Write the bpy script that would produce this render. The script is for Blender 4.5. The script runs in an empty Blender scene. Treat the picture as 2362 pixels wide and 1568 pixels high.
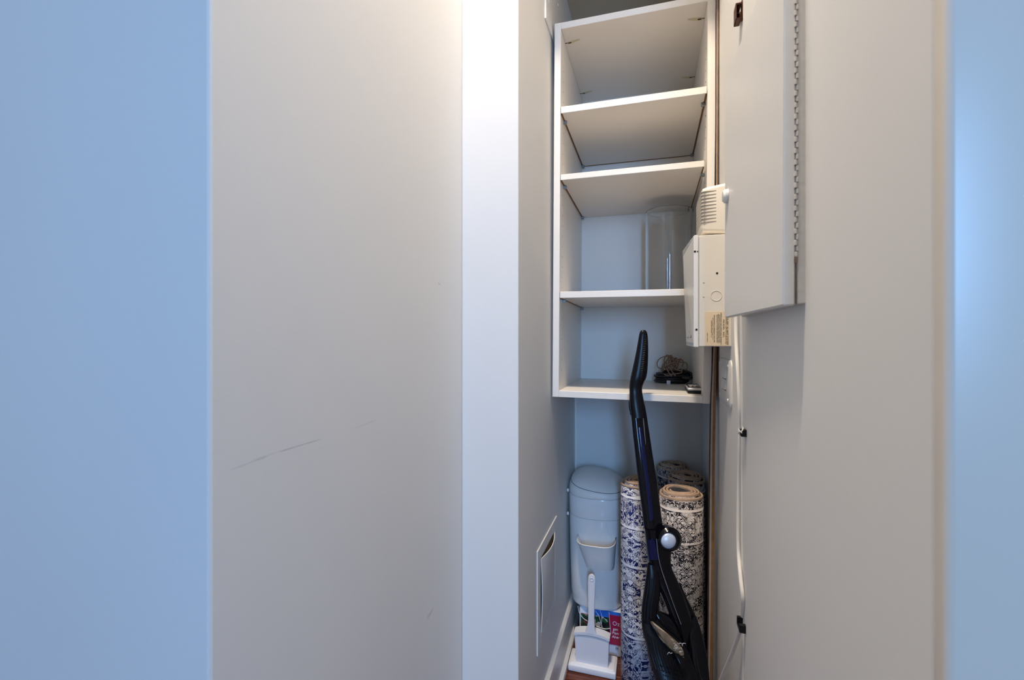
import bpy, bmesh, math, random
from mathutils import Vector, Matrix
random.seed(7)
scene = bpy.context.scene
COL = scene.collection

# ------------------------------------------------------------------ camera
F, CX, HY, YAW, EYE = 1062.0, 1181.0, 780.0, math.radians(16.9), 0.92
cam_d = bpy.data.cameras.new('camera')
cam = bpy.data.objects.new('camera', cam_d); COL.objects.link(cam)
cam.location = (0, 0, EYE)
cam.rotation_euler = (math.radians(90), 0, YAW)
cam_d.sensor_width = 36.0
cam_d.lens = F / 2362 * 36
cam_d.shift_y = -4 / 2362
cam_d.clip_start = 0.02
cam_d.dof.use_dof = True
cam_d.dof.focus_distance = 1.2
cam_d.dof.aperture_fstop = 8.0
scene.camera = cam

# ------------------------------------------------------------------ light
w = bpy.data.worlds.new('world'); scene.world = w
w.use_nodes = True
w.node_tree.nodes['Background'].inputs[0].default_value = (0.66, 0.81, 1.0, 1)
w.node_tree.nodes['Background'].inputs[1].default_value = 0.20


def area(name, loc, target, sx, sy, power, color):
    d = bpy.data.lights.new(name, 'AREA')
    d.shape = 'RECTANGLE'; d.size = sx; d.size_y = sy; d.energy = power; d.color = color
    o = bpy.data.objects.new(name, d); COL.objects.link(o)
    o.location = loc
    o.rotation_euler = (Vector(target) - Vector(loc)).to_track_quat('-Z', 'Y').to_euler()
    return o


area('window_daylight', (0.42, -2.0, 1.28), (-0.15, 1.2, 0.92), 0.34, 0.9, 19.5, (0.24, 0.52, 1.0))
area('ceiling_lamp_light', (-0.19, 0.34, 2.82), (-0.10, 0.45, 0), 0.24, 0.06, 19.5, (1.0, 0.86, 0.70))

vs = scene.view_settings
vs.view_transform = 'Standard'; vs.look = 'None'; vs.gamma = 1.0
vs.use_curve_mapping = False
vs.exposure = 1.07

# ------------------------------------------------------------------ pixel rays -> points on real planes
c_, s_ = math.cos(YAW), math.sin(YAW)


def ray(px, py):
    a = (px - CX) / F
    return Vector((c_ * a - s_, s_ * a + c_, (HY - py) / F))


CAMP = Vector((0, 0, EYE))
def at_depth(px, py, fw): return CAMP + ray(px, py) * fw
def at_x(px, py, X): d = ray(px, py); return CAMP + d * (X / d.x)
def at_y(px, py, Y): d = ray(px, py); return CAMP + d * (Y / d.y)
def at_z(px, py, Z): d = ray(px, py); return CAMP + d * ((Z - EYE) / d.z)


# ------------------------------------------------------------------ object helpers
ROOT = {}


def finish(o, parent):
    COL.objects.link(o)
    if parent is not None:
        o.parent = parent
        ROOT[o.name] = ROOT[parent.name]
    else:
        ROOT[o.name] = o.location.copy()
    return o


def thing(name, label, cat, loc, group=None, kind=None):
    o = bpy.data.objects.new(name, None)
    o.empty_display_size = 0.05
    o.location = loc
    finish(o, None)
    o['label'] = label; o['category'] = cat
    if group: o['group'] = group
    if kind: o['kind'] = kind
    return o


def obj(name, bm, mat, parent=None, smooth=False, label=None, loc=None):
    """one mesh object; bm is in world coordinates (before the root's own rotation)"""
    me = bpy.data.meshes.new(name)
    bmesh.ops.recalc_face_normals(bm, faces=bm.faces[:])
    off = ROOT[parent.name] if parent is not None else (Vector(loc) if loc is not None else Vector((0, 0, 0)))
    bmesh.ops.translate(bm, vec=-off, verts=bm.verts[:])
    bm.to_mesh(me); bm.free()
    for m in (mat if isinstance(mat, (list, tuple)) else [mat]):
        me.materials.append(m)
    if smooth:
        for p in me.polygons: p.use_smooth = True
        try:
            me.set_sharp_from_angle(angle=math.radians(38))
        except Exception:
            pass
    o = bpy.data.objects.new(name, me)
    if parent is None: o.location = off
    finish(o, parent)
    if label: o['label'] = label
    return o


def tag(o, label, cat, group=None):
    o['label'] = label; o['category'] = cat
    if group: o['group'] = group
    return o


def struct(o):
    o['kind'] = 'structure'
    return o


def box(bm, x0, x1, y0, y1, z0, z1, bev=0.0, seg=2, mi=0, M=None):
    t = bmesh.new()
    vs_ = [t.verts.new((x, y, z)) for z in (z0, z1) for y in (y0, y1) for x in (x0, x1)]
    for f in ((0, 2, 3, 1), (4, 5, 7, 6), (0, 1, 5, 4), (2, 6, 7, 3), (0, 4, 6, 2), (1, 3, 7, 5)):
        t.faces.new([vs_[i] for i in f])
    if bev > 0:
        bmesh.ops.bevel(t, geom=t.edges[:], offset=bev, segments=seg, affect='EDGES', profile=0.5)
    merge(bm, t, mi, M)
    return bm


def merge(bm, t, mi=0, M=None):
    bmesh.ops.recalc_face_normals(t, faces=t.faces[:])
    mp = {}
    for v in t.verts:
        co = M @ v.co if M is not None else v.co
        mp[v] = bm.verts.new(co)
    for f in t.faces:
        try:
            nf = bm.faces.new([mp[v] for v in f.verts]); nf.material_index = mi
        except ValueError:
            pass
    t.free()


def loft(bm, rings, cap0=True, cap1=True, mi=0, closed=True):
    """rings: lists of points of equal length"""
    rows = [[bm.verts.new(p) for p in r] for r in rings]
    n = len(rows[0])
    for a, b in zip(rows[:-1], rows[1:]):
        for i in range(n if closed else n - 1):
            f = bm.faces.new((a[i], a[(i + 1) % n], b[(i + 1) % n], b[i])); f.material_index = mi
    if cap0: bm.faces.new(rows[0][::-1]).material_index = mi
    if cap1: bm.faces.new(rows[-1]).material_index = mi
    return bm


def sweep(bm, pts, rad, n=10, closed=False, up=(0, 0, 1), power=2.0, mi=0, caps=True):
    """tube along pts; rad = number or list of (half width, half depth); power>2 gives squarer sections"""
    pts = [Vector(p) for p in pts]
    N = len(pts)
    if not isinstance(rad, (list, tuple)): rad = [(rad, rad)] * N
    rad = [(r, r) if not isinstance(r, (list, tuple)) else r for r in rad]
    rings = []
    ref = Vector(up)
    side_prev = None
    for i, p in enumerate(pts):
        if closed:
            t = (pts[(i + 1) % N] - pts[i - 1])
        else:
            t = pts[min(i + 1, N - 1)] - pts[max(i - 1, 0)]
        t.normalize()
        if side_prev is None:
            sd = t.cross(ref)
            if sd.length < 1e-4: sd = t.cross(Vector((1, 0, 0)))
        else:
            sd = side_prev - t * side_prev.dot(t)
        sd.normalize(); side_prev = sd
        u = sd.cross(t); u.normalize()
        r = []
        for k in range(n):
            a = 2 * math.pi * k / n
            ca, sa = math.cos(a), math.sin(a)
            e = 2.0 / power
            r.append(p + sd * (rad[i][0] * math.copysign(abs(ca) ** e, ca)) + u * (rad[i][1] * math.copysign(abs(sa) ** e, sa)))
        rings.append(r)
    if closed:
        rings.append(rings[0])
        rows = [[bm.verts.new(p) for p in r] for r in rings[:-1]]
        rows.append(rows[0])
        for a, b in zip(rows[:-1], rows[1:]):
            for i in range(n):
                bm.faces.new((a[i], a[(i + 1) % n], b[(i + 1) % n], b[i])).material_index = mi
    else:
        loft(bm, rings, caps, caps, mi)
    return bm


def spline(pts, n=8):
    """Catmull-Rom through pts"""
    P = [Vector(p) for p in pts]
    P = [P[0] * 2 - P[1]] + P + [P[-1] * 2 - P[-2]]
    out = []
    for i in range(1, len(P) - 2):
        for k in range(n):
            t = k / n
            a, b, c, d = P[i - 1], P[i], P[i + 1], P[i + 2]
            out.append(0.5 * ((2 * b) + (c - a) * t + (2 * a - 5 * b + 4 * c - d) * t * t + (3 * b - a - 3 * c + d) * t ** 3))
    out.append(P[-2])
    return out


def disc(bm, c, r, h, axis, n=16, bev=0.0, mi=0, dome=0.0):
    """short cylinder from c along axis by h"""
    axis = Vector(axis).normalized()
    sd = axis.cross(Vector((0, 0, 1)))
    if sd.length < 1e-3: sd = axis.cross(Vector((1, 0, 0)))
    sd.normalize(); u = axis.cross(sd)
    c = Vector(c)
    def ring(rr, hh): return [c + axis * hh + (sd * math.cos(2 * math.pi * k / n) + u * math.sin(2 * math.pi * k / n)) * rr for k in range(n)]
    rs = [ring(r, 0), ring(r, h - bev)]
    if bev: rs.append(ring(r - bev, h))
    if dome:
        for q in (0.75, 0.5, 0.25): rs.append(ring((r - bev) * q, h + dome * (1 - q * q)))
    loft(bm, rs, mi=mi)
    return bm


def text_mesh(s, size, depth=0.0003, align='CENTER'):
    cu = bpy.data.curves.new('lettering', 'FONT')
    cu.body = s; cu.size = size; cu.extrude = depth; cu.align_x = align; cu.align_y = 'CENTER'
    cu.resolution_u = 2
    o = bpy.data.objects.new('lettering', cu); COL.objects.link(o)
    bpy.context.view_layer.update()
    me = bpy.data.meshes.new_from_object(o.evaluated_get(bpy.context.evaluated_depsgraph_get()))
    bpy.data.objects.remove(o); bpy.data.curves.remove(cu)
    bm = bmesh.new(); bm.from_mesh(me); bpy.data.meshes.remove(me)
    return bm


# ------------------------------------------------------------------ materials
def new_mat(name):
    m = bpy.data.materials.new(name); m.use_nodes = True
    nt = m.node_tree
    return m, nt, nt.nodes['Principled BSDF']


def flat(name, col, rough=0.5, metal=0.0, spec=0.5, coat=0.0, var=0.03, bump=0.0, bscale=300, vscale=6.0):
    """plain surface with a little colour variation and fine relief"""
    m, nt, b = new_mat(name)
    b.inputs['Roughness'].default_value = rough
    b.inputs['Metallic'].default_value = metal
    b.inputs['Specular IOR Level'].default_value = spec
    b.inputs['Coat Weight'].default_value = coat
    tc = nt.nodes.new('ShaderNodeTexCoord')
    n = nt.nodes.new('ShaderNodeTexNoise'); n.inputs['Scale'].default_value = vscale; n.inputs['Detail'].default_value = 4
    nt.links.new(tc.outputs['Object'], n.inputs['Vector'])
    r = nt.nodes.new('ShaderNodeValToRGB')
    r.color_ramp.elements[0].position = 0.3; r.color_ramp.elements[1].position = 0.7
    r.color_ramp.elements[0].color = (*[max(0, c * (1 - var)) for c in col], 1)
    r.color_ramp.elements[1].color = (*[min(1, c * (1 + var)) for c in col], 1)
    nt.links.new(n.outputs['Fac'], r.inputs['Fac'])
    nt.links.new(r.outputs['Color'], b.inputs['Base Color'])
    if bump > 0:
        n2 = nt.nodes.new('ShaderNodeTexNoise'); n2.inputs['Scale'].default_value = bscale; n2.inputs['Detail'].default_value = 2
        nt.links.new(tc.outputs['Object'], n2.inputs['Vector'])
        bp = nt.nodes.new('ShaderNodeBump'); bp.inputs['Strength'].default_value = bump; bp.inputs['Distance'].default_value = 0.002
        nt.links.new(n2.outputs['Fac'], bp.inputs['Height'])
        nt.links.new(bp.outputs['Normal'], b.inputs['Normal'])
    return m


M = {}
M['wall'] = flat('wall_paint', (0.75, 0.735, 0.705), 0.55, spec=0.3, var=0.015, bump=0.05, bscale=140, vscale=3)
M['wall_gloss'] = flat('casing_gloss_paint', (0.74, 0.66, 0.56), 0.30, spec=0.5, var=0.015, bump=0.10, bscale=14, vscale=3)
M['trim'] = flat('trim_paint', (0.72, 0.70, 0.67), 0.35, var=0.02, bump=0.05)
M['ceiling'] = flat('ceiling_paint', (0.78, 0.74, 0.68), 0.8, var=0.02, bump=0.1, bscale=120)
M['soffit'] = flat('warm_lit_soffit', (0.62, 0.50, 0.34), 0.8, var=0.02, bump=0.1, bscale=120)  # tan stands in for the warm bounce light above the cabinet
M['melamine'] = flat('white_melamine', (0.82, 0.775, 0.71), 0.35, spec=0.4, var=0.015, bump=0.03, bscale=220)
M['melamine_edge'] = flat('white_melamine_edge', (0.82, 0.79, 0.77), 0.3, spec=0.4, var=0.02)
M['raw'] = flat('raw_particle_board', (0.20, 0.085, 0.030), 0.8, var=0.25, vscale=150)
M['dark_raw'] = flat('dark_raw_wood', (0.055, 0.022, 0.008), 0.8, var=0.3, vscale=90)
M['wood_edge'] = flat('brown_wood_edge', (0.27, 0.13, 0.045), 0.6, var=0.2, vscale=60)
M['grey_strip'] = flat('grey_edge_strip', (0.38, 0.35, 0.33), 0.4, var=0.1, vscale=40)
M['steel'] = flat('zinc_steel', (0.30, 0.34, 0.36), 0.35, metal=0.7, var=0.15, vscale=200)
M['black_hole'] = flat('dark_hole', (0.012, 0.010, 0.008), 0.9)
M['hole_grey'] = flat('shaded_drill_hole', (0.22, 0.18, 0.14), 0.9)
M['tape'] = flat('yellowed_clear_tape', (0.62, 0.55, 0.36), 0.3, var=0.05)
M['cream_metal'] = flat('cream_enamel_metal', (0.80, 0.76, 0.68), 0.32, spec=0.5, var=0.015, bump=0.03, bscale=260)
M['lid_metal'] = flat('pale_grey_enamel_lid', (0.55, 0.56, 0.54), 0.12, spec=0.6, var=0.02)
M['cream_plastic'] = flat('cream_plastic', (0.84, 0.78, 0.67), 0.4, var=0.015)
M['slot'] = flat('slot_shade', (0.30, 0.26, 0.22), 0.8)
M['panel_paint'] = flat('painted_panel_door', (0.77, 0.75, 0.715), 0.38, spec=0.4, var=0.012, bump=0.08, bscale=110)
M['panel_edge'] = flat('painted_panel_edge', (0.66, 0.635, 0.595), 0.45, var=0.03, bump=0.2, bscale=120)
M['rust'] = flat('rusty_paint_gap', (0.22, 0.15, 0.11), 0.8, var=0.4, vscale=120)
M['knob'] = flat('white_knob', (0.82, 0.82, 0.80), 0.25)
M['bronze'] = flat('oil_rubbed_bronze', (0.10, 0.035, 0.016), 0.35, metal=0.6, var=0.3, vscale=90)
M['plate'] = flat('painted_wall_plate', (0.76, 0.74, 0.70), 0.4, var=0.02)
M['cable_white'] = flat('white_cable_jacket', (0.80, 0.775, 0.74), 0.4, var=0.03)
M['cable_paint'] = flat('painted_over_cable', (0.76, 0.74, 0.70), 0.5, var=0.02)
M['black_plastic'] = flat('matt_black_plastic', (0.005, 0.005, 0.006), 0.4, spec=0.3)
M['pail'] = flat('pail_white_plastic', (0.90, 0.865, 0.825), 0.13, spec=0.5, var=0.01)
M['pail_lid'] = flat('pail_lid_plastic', (0.88, 0.835, 0.78), 0.42, var=0.02, bump=0.04, bscale=500)
M['pail_cup'] = flat('pail_cup_plastic', (0.88, 0.845, 0.80), 0.42, var=0.02)
M['scoop'] = flat('scoop_plastic', (0.77, 0.77, 0.80), 0.5, var=0.02)
M['stand'] = flat('stand_plastic', (0.82, 0.81, 0.82), 0.45, var=0.02)
M['gloss_black'] = flat('gloss_black_plastic', (0.002, 0.002, 0.004), 0.07, spec=0.28, var=0.0)
M['navy_sheen'] = flat('gloss_navy_sheen', (0.002, 0.004, 0.040), 0.07, spec=0.4, var=0.1)  # navy stands in for the blue window reflection on black plastic
M['grip_black'] = flat('ribbed_black_rubber', (0.003, 0.003, 0.005), 0.30, spec=0.22)
M['button'] = flat('pale_silver_button', (0.60, 0.67, 0.80), 0.35, metal=0.25, var=0.03)
M['seam'] = flat('grey_parting_line', (0.16, 0.17, 0.19), 0.4)
M['silver'] = flat('silver_plastic', (0.55, 0.55, 0.57), 0.3, metal=0.4)
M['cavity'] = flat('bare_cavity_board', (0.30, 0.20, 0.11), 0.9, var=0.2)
M['filter_felt'] = flat('dusty_filter_felt', (0.33, 0.27, 0.21), 0.8, var=0.3, vscale=90)
M['keys'] = flat('grey_keys', (0.20, 0.17, 0.16), 0.5)
M['brown_cord'] = flat('taupe_braided_cord', (0.30, 0.20, 0.135), 0.55, var=0.25, vscale=300, bump=0.3, bscale=900)
M['black_cord'] = flat('black_cord', (0.008, 0.008, 0.010), 0.35)
M['white_tag'] = flat('white_plug', (0.62, 0.64, 0.68), 0.4)
M['label'] = flat('tan_paper_label', (0.80, 0.66, 0.47), 0.7, var=0.03, vscale=30)
M['ink'] = flat('brown_ink', (0.10, 0.07, 0.045), 0.8)
M['red_print'] = flat('crimson_print', (0.33, 0.006, 0.05), 0.35, var=0.1)
M['blue_print'] = flat('sky_blue_print', (0.02, 0.17, 0.70), 0.3, var=0.2, vscale=25)
M['white_print'] = flat('white_print', (0.75, 0.80, 0.88), 0.35)
M['purple_print'] = flat('mauve_lettering', (0.62, 0.52, 0.72), 0.4)
M['dust'] = flat('grey_dust_lint', (0.5, 0.5, 0.5), 0.9, var=0.2, vscale=200)
M['binding'] = flat('tan_rug_binding', (0.52, 0.36, 0.25), 0.9, var=0.12, vscale=120, bump=0.5, bscale=700)
M['rug_back'] = flat('dark_rug_backing', (0.045, 0.045, 0.055), 0.95, var=0.4, vscale=260, bump=0.5, bscale=900)
M['scuff'] = flat('grey_scuff', (0.40, 0.395, 0.40), 0.7, var=0.08, vscale=40)


def glass_mat(name, col, rough=0.0, ior=1.45):
    m, nt, b = new_mat(name)
    b.inputs['Base Color'].default_value = (*col, 1)
    b.inputs['Transmission Weight'].default_value = 1.0
    b.inputs['Roughness'].default_value = rough
    b.inputs['IOR'].default_value = ior
    return m


M['glass'] = glass_mat('clear_glass', (0.97, 0.985, 0.99))
M['smoke_clear'] = glass_mat('smoky_clear_plastic', (0.62, 0.57, 0.52), 0.05, 1.3)
M['film'] = glass_mat('clear_film', (0.95, 0.96, 0.98), 0.08, 1.15)


def floor_mat():
    m, nt, b = new_mat('red_brown_hardwood')
    tc = nt.nodes.new('ShaderNodeTexCoord')
    mp = nt.nodes.new('ShaderNodeMapping'); mp.inputs['Scale'].default_value = (4, 60, 4)
    n = nt.nodes.new('ShaderNodeTexNoise'); n.inputs['Scale'].default_value = 3; n.inputs['Detail'].default_value = 6
    r = nt.nodes.new('ShaderNodeValToRGB')
    r.color_ramp.elements[0].color = (0.055, 0.012, 0.005, 1); r.color_ramp.elements[1].color = (0.22, 0.062, 0.022, 1)
    r.color_ramp.elements[0].position = 0.3; r.color_ramp.elements[1].position = 0.75
    nt.links.new(tc.outputs['Object'], mp.inputs['Vector']); nt.links.new(mp.outputs['Vector'], n.inputs['Vector'])
    nt.links.new(n.outputs['Fac'], r.inputs['Fac']); nt.links.new(r.outputs['Color'], b.inputs['Base Color'])
    b.inputs['Roughness'].default_value = 0.25
    return m


M['floor'] = floor_mat()


def print_mat():
    """dark photo print with red and green patches (front of the wrapped package)"""
    m, nt, b = new_mat('dark_photo_print')
    tc = nt.nodes.new('ShaderNodeTexCoord')
    v = nt.nodes.new('ShaderNodeTexVoronoi'); v.inputs['Scale'].default_value = 90
    r = nt.nodes.new('ShaderNodeValToRGB'); e = r.color_ramp.elements
    e[0].color = (0.006, 0.006, 0.01, 1); e[0].position = 0.35
    e[1].color = (0.012, 0.10, 0.03, 1); e[1].position = 0.62
    e2 = e.new(0.78); e2.color = (0.30, 0.02, 0.05, 1)
    e3 = e.new(0.93); e3.color = (0.5, 0.5, 0.5, 1)
    nt.links.new(tc.outputs['Object'], v.inputs['Vector'])
    sep = nt.nodes.new('ShaderNodeSeparateColor')
    nt.links.new(v.outputs['Color'], sep.inputs['Color']); nt.links.new(sep.outputs[0], r.inputs['Fac'])
    nt.links.new(r.outputs['Color'], b.inputs['Base Color'])
    b.inputs['Roughness'].default_value = 0.3
    return m


M['photo_print'] = print_mat()


def rug_mat(name, seed, ink, ground, z0=0.2, z1=0.3):
    """distressed oriental print in sheet coordinates (u along the roll, v up from the floor)"""
    m, nt, b = new_mat(name)
    N = nt.nodes.new; L = nt.links.new
    uv = N('ShaderNodeUVMap'); uv.uv_map = 'UVMap'
    sep = N('ShaderNodeSeparateXYZ'); L(uv.outputs['UV'], sep.inputs[0])

    def math_(op, a, c=None, d=None):
        n = N('ShaderNodeMath'); n.operation = op
        for i, x in enumerate((a, c, d)):
            if x is None: continue
            if isinstance(x, (int, float)): n.inputs[i].default_value = x
            else: L(x, n.inputs[i])
        return n.outputs[0]

    u, v = sep.outputs[0], sep.outputs[1]
    # mirrored repeats
    fu = math_('PINGPONG', math_('ADD', u, 0.013 * seed), 0.036)
    fv = math_('PINGPONG', math_('ADD', v, 0.021 * seed), 0.062)
    cmb = N('ShaderNodeCombineXYZ'); L(fu, cmb.inputs[0]); L(fv, cmb.inputs[1]); cmb.inputs[2].default_value = seed * 3.7

    def noise(vec, sc, det=1.0, dist=0.0):
        n = N('ShaderNodeTexNoise'); n.inputs['Scale'].default_value = sc; n.inputs['Detail'].default_value = det
        n.inputs['Distortion'].default_value = dist
        L(vec, n.inputs['Vector']); return n.outputs['Fac']

    def band(x, c, wd):  # 1 inside |x-c|<wd
        return math_('LESS_THAN', math_('ABSOLUTE', math_('SUBTRACT', x, c)), wd)

    n1 = noise(cmb.outputs[0], 44, 1.0, 1.8)
    n2 = noise(cmb.outputs[0], 86, 1.2, 1.4)
    scroll = math_('MAXIMUM', band(n1, 0.5, 0.020), band(n2, 0.46, 0.019))
    scroll = math_('MAXIMUM', scroll, band(n1, 0.39, 0.018))
    blot = math_('GREATER_THAN', math_('ADD', n1, math_('MULTIPLY', n2, 0.6)), 0.935)
    # stepped medallion frame
    dm = math_('ADD', math_('MULTIPLY', fu, 1.5), fv)
    frame = math_('MAXIMUM', band(dm, 0.062, 0.0013), band(dm, 0.067, 0.0008))
    fill = math_('MULTIPLY', math_('GREATER_THAN', dm, 0.069), math_('LESS_THAN', n2, 0.43))
    ink_f = math_('MAXIMUM', math_('MAXIMUM', scroll, blot), math_('MAXIMUM', frame, fill))
    # dark fields with pale scrolls between the border bands
    zone = math_('MULTIPLY', math_('GREATER_THAN', v, z0), math_('LESS_THAN', v, z1))
    inv = math_('SUBTRACT', 1.0, math_('MAXIMUM', scroll, math_('MAXIMUM', frame, math_('LESS_THAN', n2, 0.50))))
    ink_f = math_('ADD', math_('MULTIPLY', ink_f, math_('SUBTRACT', 1.0, zone)), math_('MULTIPLY', inv, zone))
    # pale band lines across the rug
    for c0 in (0.512, 0.432, z1, z0):
        ink_f = math_('MULTIPLY', ink_f, math_('SUBTRACT', 1.0, band(v, c0, 0.0030)))
        ink_f = math_('MAXIMUM', ink_f, band(v, c0 - 0.0048, 0.0010))
    # border near the top: streaky wear
    pv = N('ShaderNodeCombineXYZ'); L(math_('MULTIPLY', u, 900), pv.inputs[0]); L(math_('MULTIPLY', v, 26), pv.inputs[1])
    streak = noise(pv.outputs[0], 1.0, 3.0)
    brd = math_('MULTIPLY', math_('GREATER_THAN', v, 0.432), math_('LESS_THAN', v, 0.509))
    st = math_('MULTIPLY', math_('MULTIPLY', brd, math_('GREATER_THAN', streak, 0.53)), math_('GREATER_THAN', n2, 0.47))
    ink_f = math_('MAXIMUM', ink_f, st)
    # overall wear
    wear = noise(uv.outputs['UV'], 38, 3.0)
    wf = N('ShaderNodeMapRange'); L(wear, wf.inputs[0]); wf.inputs[1].default_value = 0.72; wf.inputs[2].default_value = 0.52
    keep = math_('MULTIPLY', ink_f, math_('MAXIMUM', wf.outputs[0], 0.35))
    th = N('ShaderNodeCombineXYZ'); L(math_('MULTIPLY', u, 1500), th.inputs[0]); L(math_('MULTIPLY', v, 60), th.inputs[1])
    fine = noise(th.outputs[0], 1.0, 2.0)
    keep = math_('MULTIPLY', keep, math_('ADD', math_('MULTIPLY', fine, 0.7), 0.68))
    mix = N('ShaderNodeMix'); mix.data_type = 'RGBA'; mix.clamp_factor = True
    L(keep, mix.inputs['Factor'])
    mix.inputs['A'].default_value = (*ground, 1); mix.inputs['B'].default_value = (*ink, 1)
    L(mix.outputs['Result'], b.inputs['Base Color'])
    b.inputs['Roughness'].default_value = 0.95; b.inputs['Specular IOR Level'].default_value = 0.1
    bp = N('ShaderNodeBump'); bp.inputs['Strength'].default_value = 0.3; bp.inputs['Distance'].default_value = 0.001
    L(fine, bp.inputs['Height']); L(bp.outputs['Normal'], b.inputs['Normal'])
    return m


# ------------------------------------------------------------------ structure
XL, XR, YB = -0.247, 0.147, 1.540      # closet side walls and back wall
YC = 1.150                             # front of the wall cabinet
ZC = 1.949                             # closet soffit


def block(name, x0, x1, y0, y1, z0, z1, mat, bev=0.0):
    bm = bmesh.new(); box(bm, x0, x1, y0, y1, z0, z1, bev)
    return struct(obj(name, bm, mat))


HZ = 2.85


def scuffed_wall():
    """wall paint with a few grey rub marks at fixed places on the hall wall"""
    m = M['wall'].copy(); m.name = 'wall_paint_scuffed'
    nt = m.node_tree; N = nt.nodes.new; L = nt.links.new
    b = nt.nodes['Principled BSDF']
    src = b.inputs['Base Color'].links[0].from_socket
    tc = N('ShaderNodeTexCoord'); sep = N('ShaderNodeSeparateXYZ'); L(tc.outputs['Object'], sep.inputs[0])
    ns = N('ShaderNodeTexNoise'); ns.inputs['Scale'].default_value = 45; L(tc.outputs['Object'], ns.inputs['Vector'])

    def mt(op, a, c=None):
        n = N('ShaderNodeMath'); n.operation = op
        for i, x in enumerate((a, c)):
            if x is None: continue
            if isinstance(x, (int, float)): n.inputs[i].default_value = x
            else: L(x, n.inputs[i])
        return n.outputs[0]
    total = None
    for (pa, pb, wd, amt) in (((527, 1086), (645, 1040), 0.0012, 0.22), ((640, 1043), (742, 1012), 0.0009, 0.5), ((585, 1063), (618, 1051), 0.0016, 0.35),
                              ((815, 989), (868, 968), 0.0010, 0.22), ((984, 1428), (1000, 1403), 0.0045, 0.25), ((1010, 652), (1017, 658), 0.0012, 0.5)):
        A, B = at_x(*pa, -0.365), at_x(*pb, -0.365)
        dy, dz = B.y - A.y, B.z - A.z
        ln = math.hypot(dy, dz); dy /= ln; dz /= ln
        y_ = mt('SUBTRACT', sep.outputs[1], A.y); z_ = mt('SUBTRACT', sep.outputs[2], A.z)
        t = mt('ADD', mt('MULTIPLY', y_, dy), mt('MULTIPLY', z_, dz))
        d = mt('ABSOLUTE', mt('SUBTRACT', mt('MULTIPLY', y_, dz), mt('MULTIPLY', z_, dy)))
        across = mt('MAXIMUM', mt('SUBTRACT', 1.0, mt('DIVIDE', d, wd)), 0.0)
        along = mt('MAXIMUM', mt('SUBTRACT', 1.0, mt('POWER', mt('DIVIDE', mt('ABSOLUTE', mt('SUBTRACT', t, ln / 2)), ln / 2), 4.0)), 0.0)
        k = mt('MULTIPLY', mt('MULTIPLY', across, along), mt('MULTIPLY', ns.outputs['Fac'], 2 * amt))
        total = k if total is None else mt('MAXIMUM', total, k)
    mx = N('ShaderNodeMix'); mx.data_type = 'RGBA'
    L(total, mx.inputs['Factor']); L(src, mx.inputs['A']); mx.inputs['B'].default_value = (0.16, 0.16, 0.18, 1)
    L(mx.outputs['Result'], b.inputs['Base Color'])
    return m

block('wall_back', XL - 0.12, XR + 0.10, YB, YB + 0.10, 0, HZ, M['wall'])
block('wall_left', -0.365, XL, 0.855, YB, 0, HZ, M['wall'], 0.002)
block('wall_hall_left', -2.6, -0.365, 0.304, YB + 0.1, 0, HZ, scuffed_wall(), 0.003)
block('wall_right', XR, XR + 0.12, 0.30, YB + 0.1, 0, HZ, M['wall'])
block('trim_2', XR - 0.0045, XR + 0.02, 0.298, 0.8320, 0, HZ, M['wall'], 0.0018)
block('wall_hall_right', XR + 0.12, 1.9, 0.32, 0.44, 0, HZ, M['wall'])
bm = bmesh.new(); box(bm, XR - 0.0055, XR + 0.125, 0.284, 0.2985, 0, 2.1, 0.004, 3)
struct(obj('trim_1', bm, M['wall_gloss'], smooth=True))
block('ceiling', -2.6, 1.9, -2.8, YB + 0.1, HZ, HZ + 0.08, M['ceiling'])
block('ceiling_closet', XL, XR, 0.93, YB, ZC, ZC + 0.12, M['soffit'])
floor = block('floor', -2.6, 1.9, -2.8, YB + 0.1, -0.06, -0.012, M['dark_raw'])
# hardwood planks laid across the closet
y = 0.31
first = None
k = 0
while y < YB:
    y1 = min(y + 0.057, YB)
    bm = bmesh.new(); box(bm, XL + 0.0, XR, y + 0.0007, y1 - 0.0007, -0.012, random.uniform(-0.0004, 0.0), 0.0012, 1)
    o = obj('plank', bm, M['floor'], floor); k += 1
    y = y1
bm = bmesh.new(); box(bm, -2.6, XL, -2.8, 0.31, -0.012, -0.0003); box(bm, XL, 1.9, -2.8, 0.30, -0.012, -0.0003)
o = obj('hall_boards', bm, M['floor'], floor)

# baseboard on the left closet wall, rounded shoe along the floor
bm = bmesh.new()
prof = [(0.0, 0.0), (0.0, 0.100), (0.006, 0.100), (0.0105, 0.096), (0.0115, 0.090), (0.0115, 0.017), (0.016, 0.016), (0.021, 0.011), (0.022, 0.0)]
loft(bm, [[(XL + a, yy, z) for a, z in prof] for yy in (0.862, YB)])
struct(obj('baseboard_left', bm, M['trim'], smooth=True))

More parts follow.
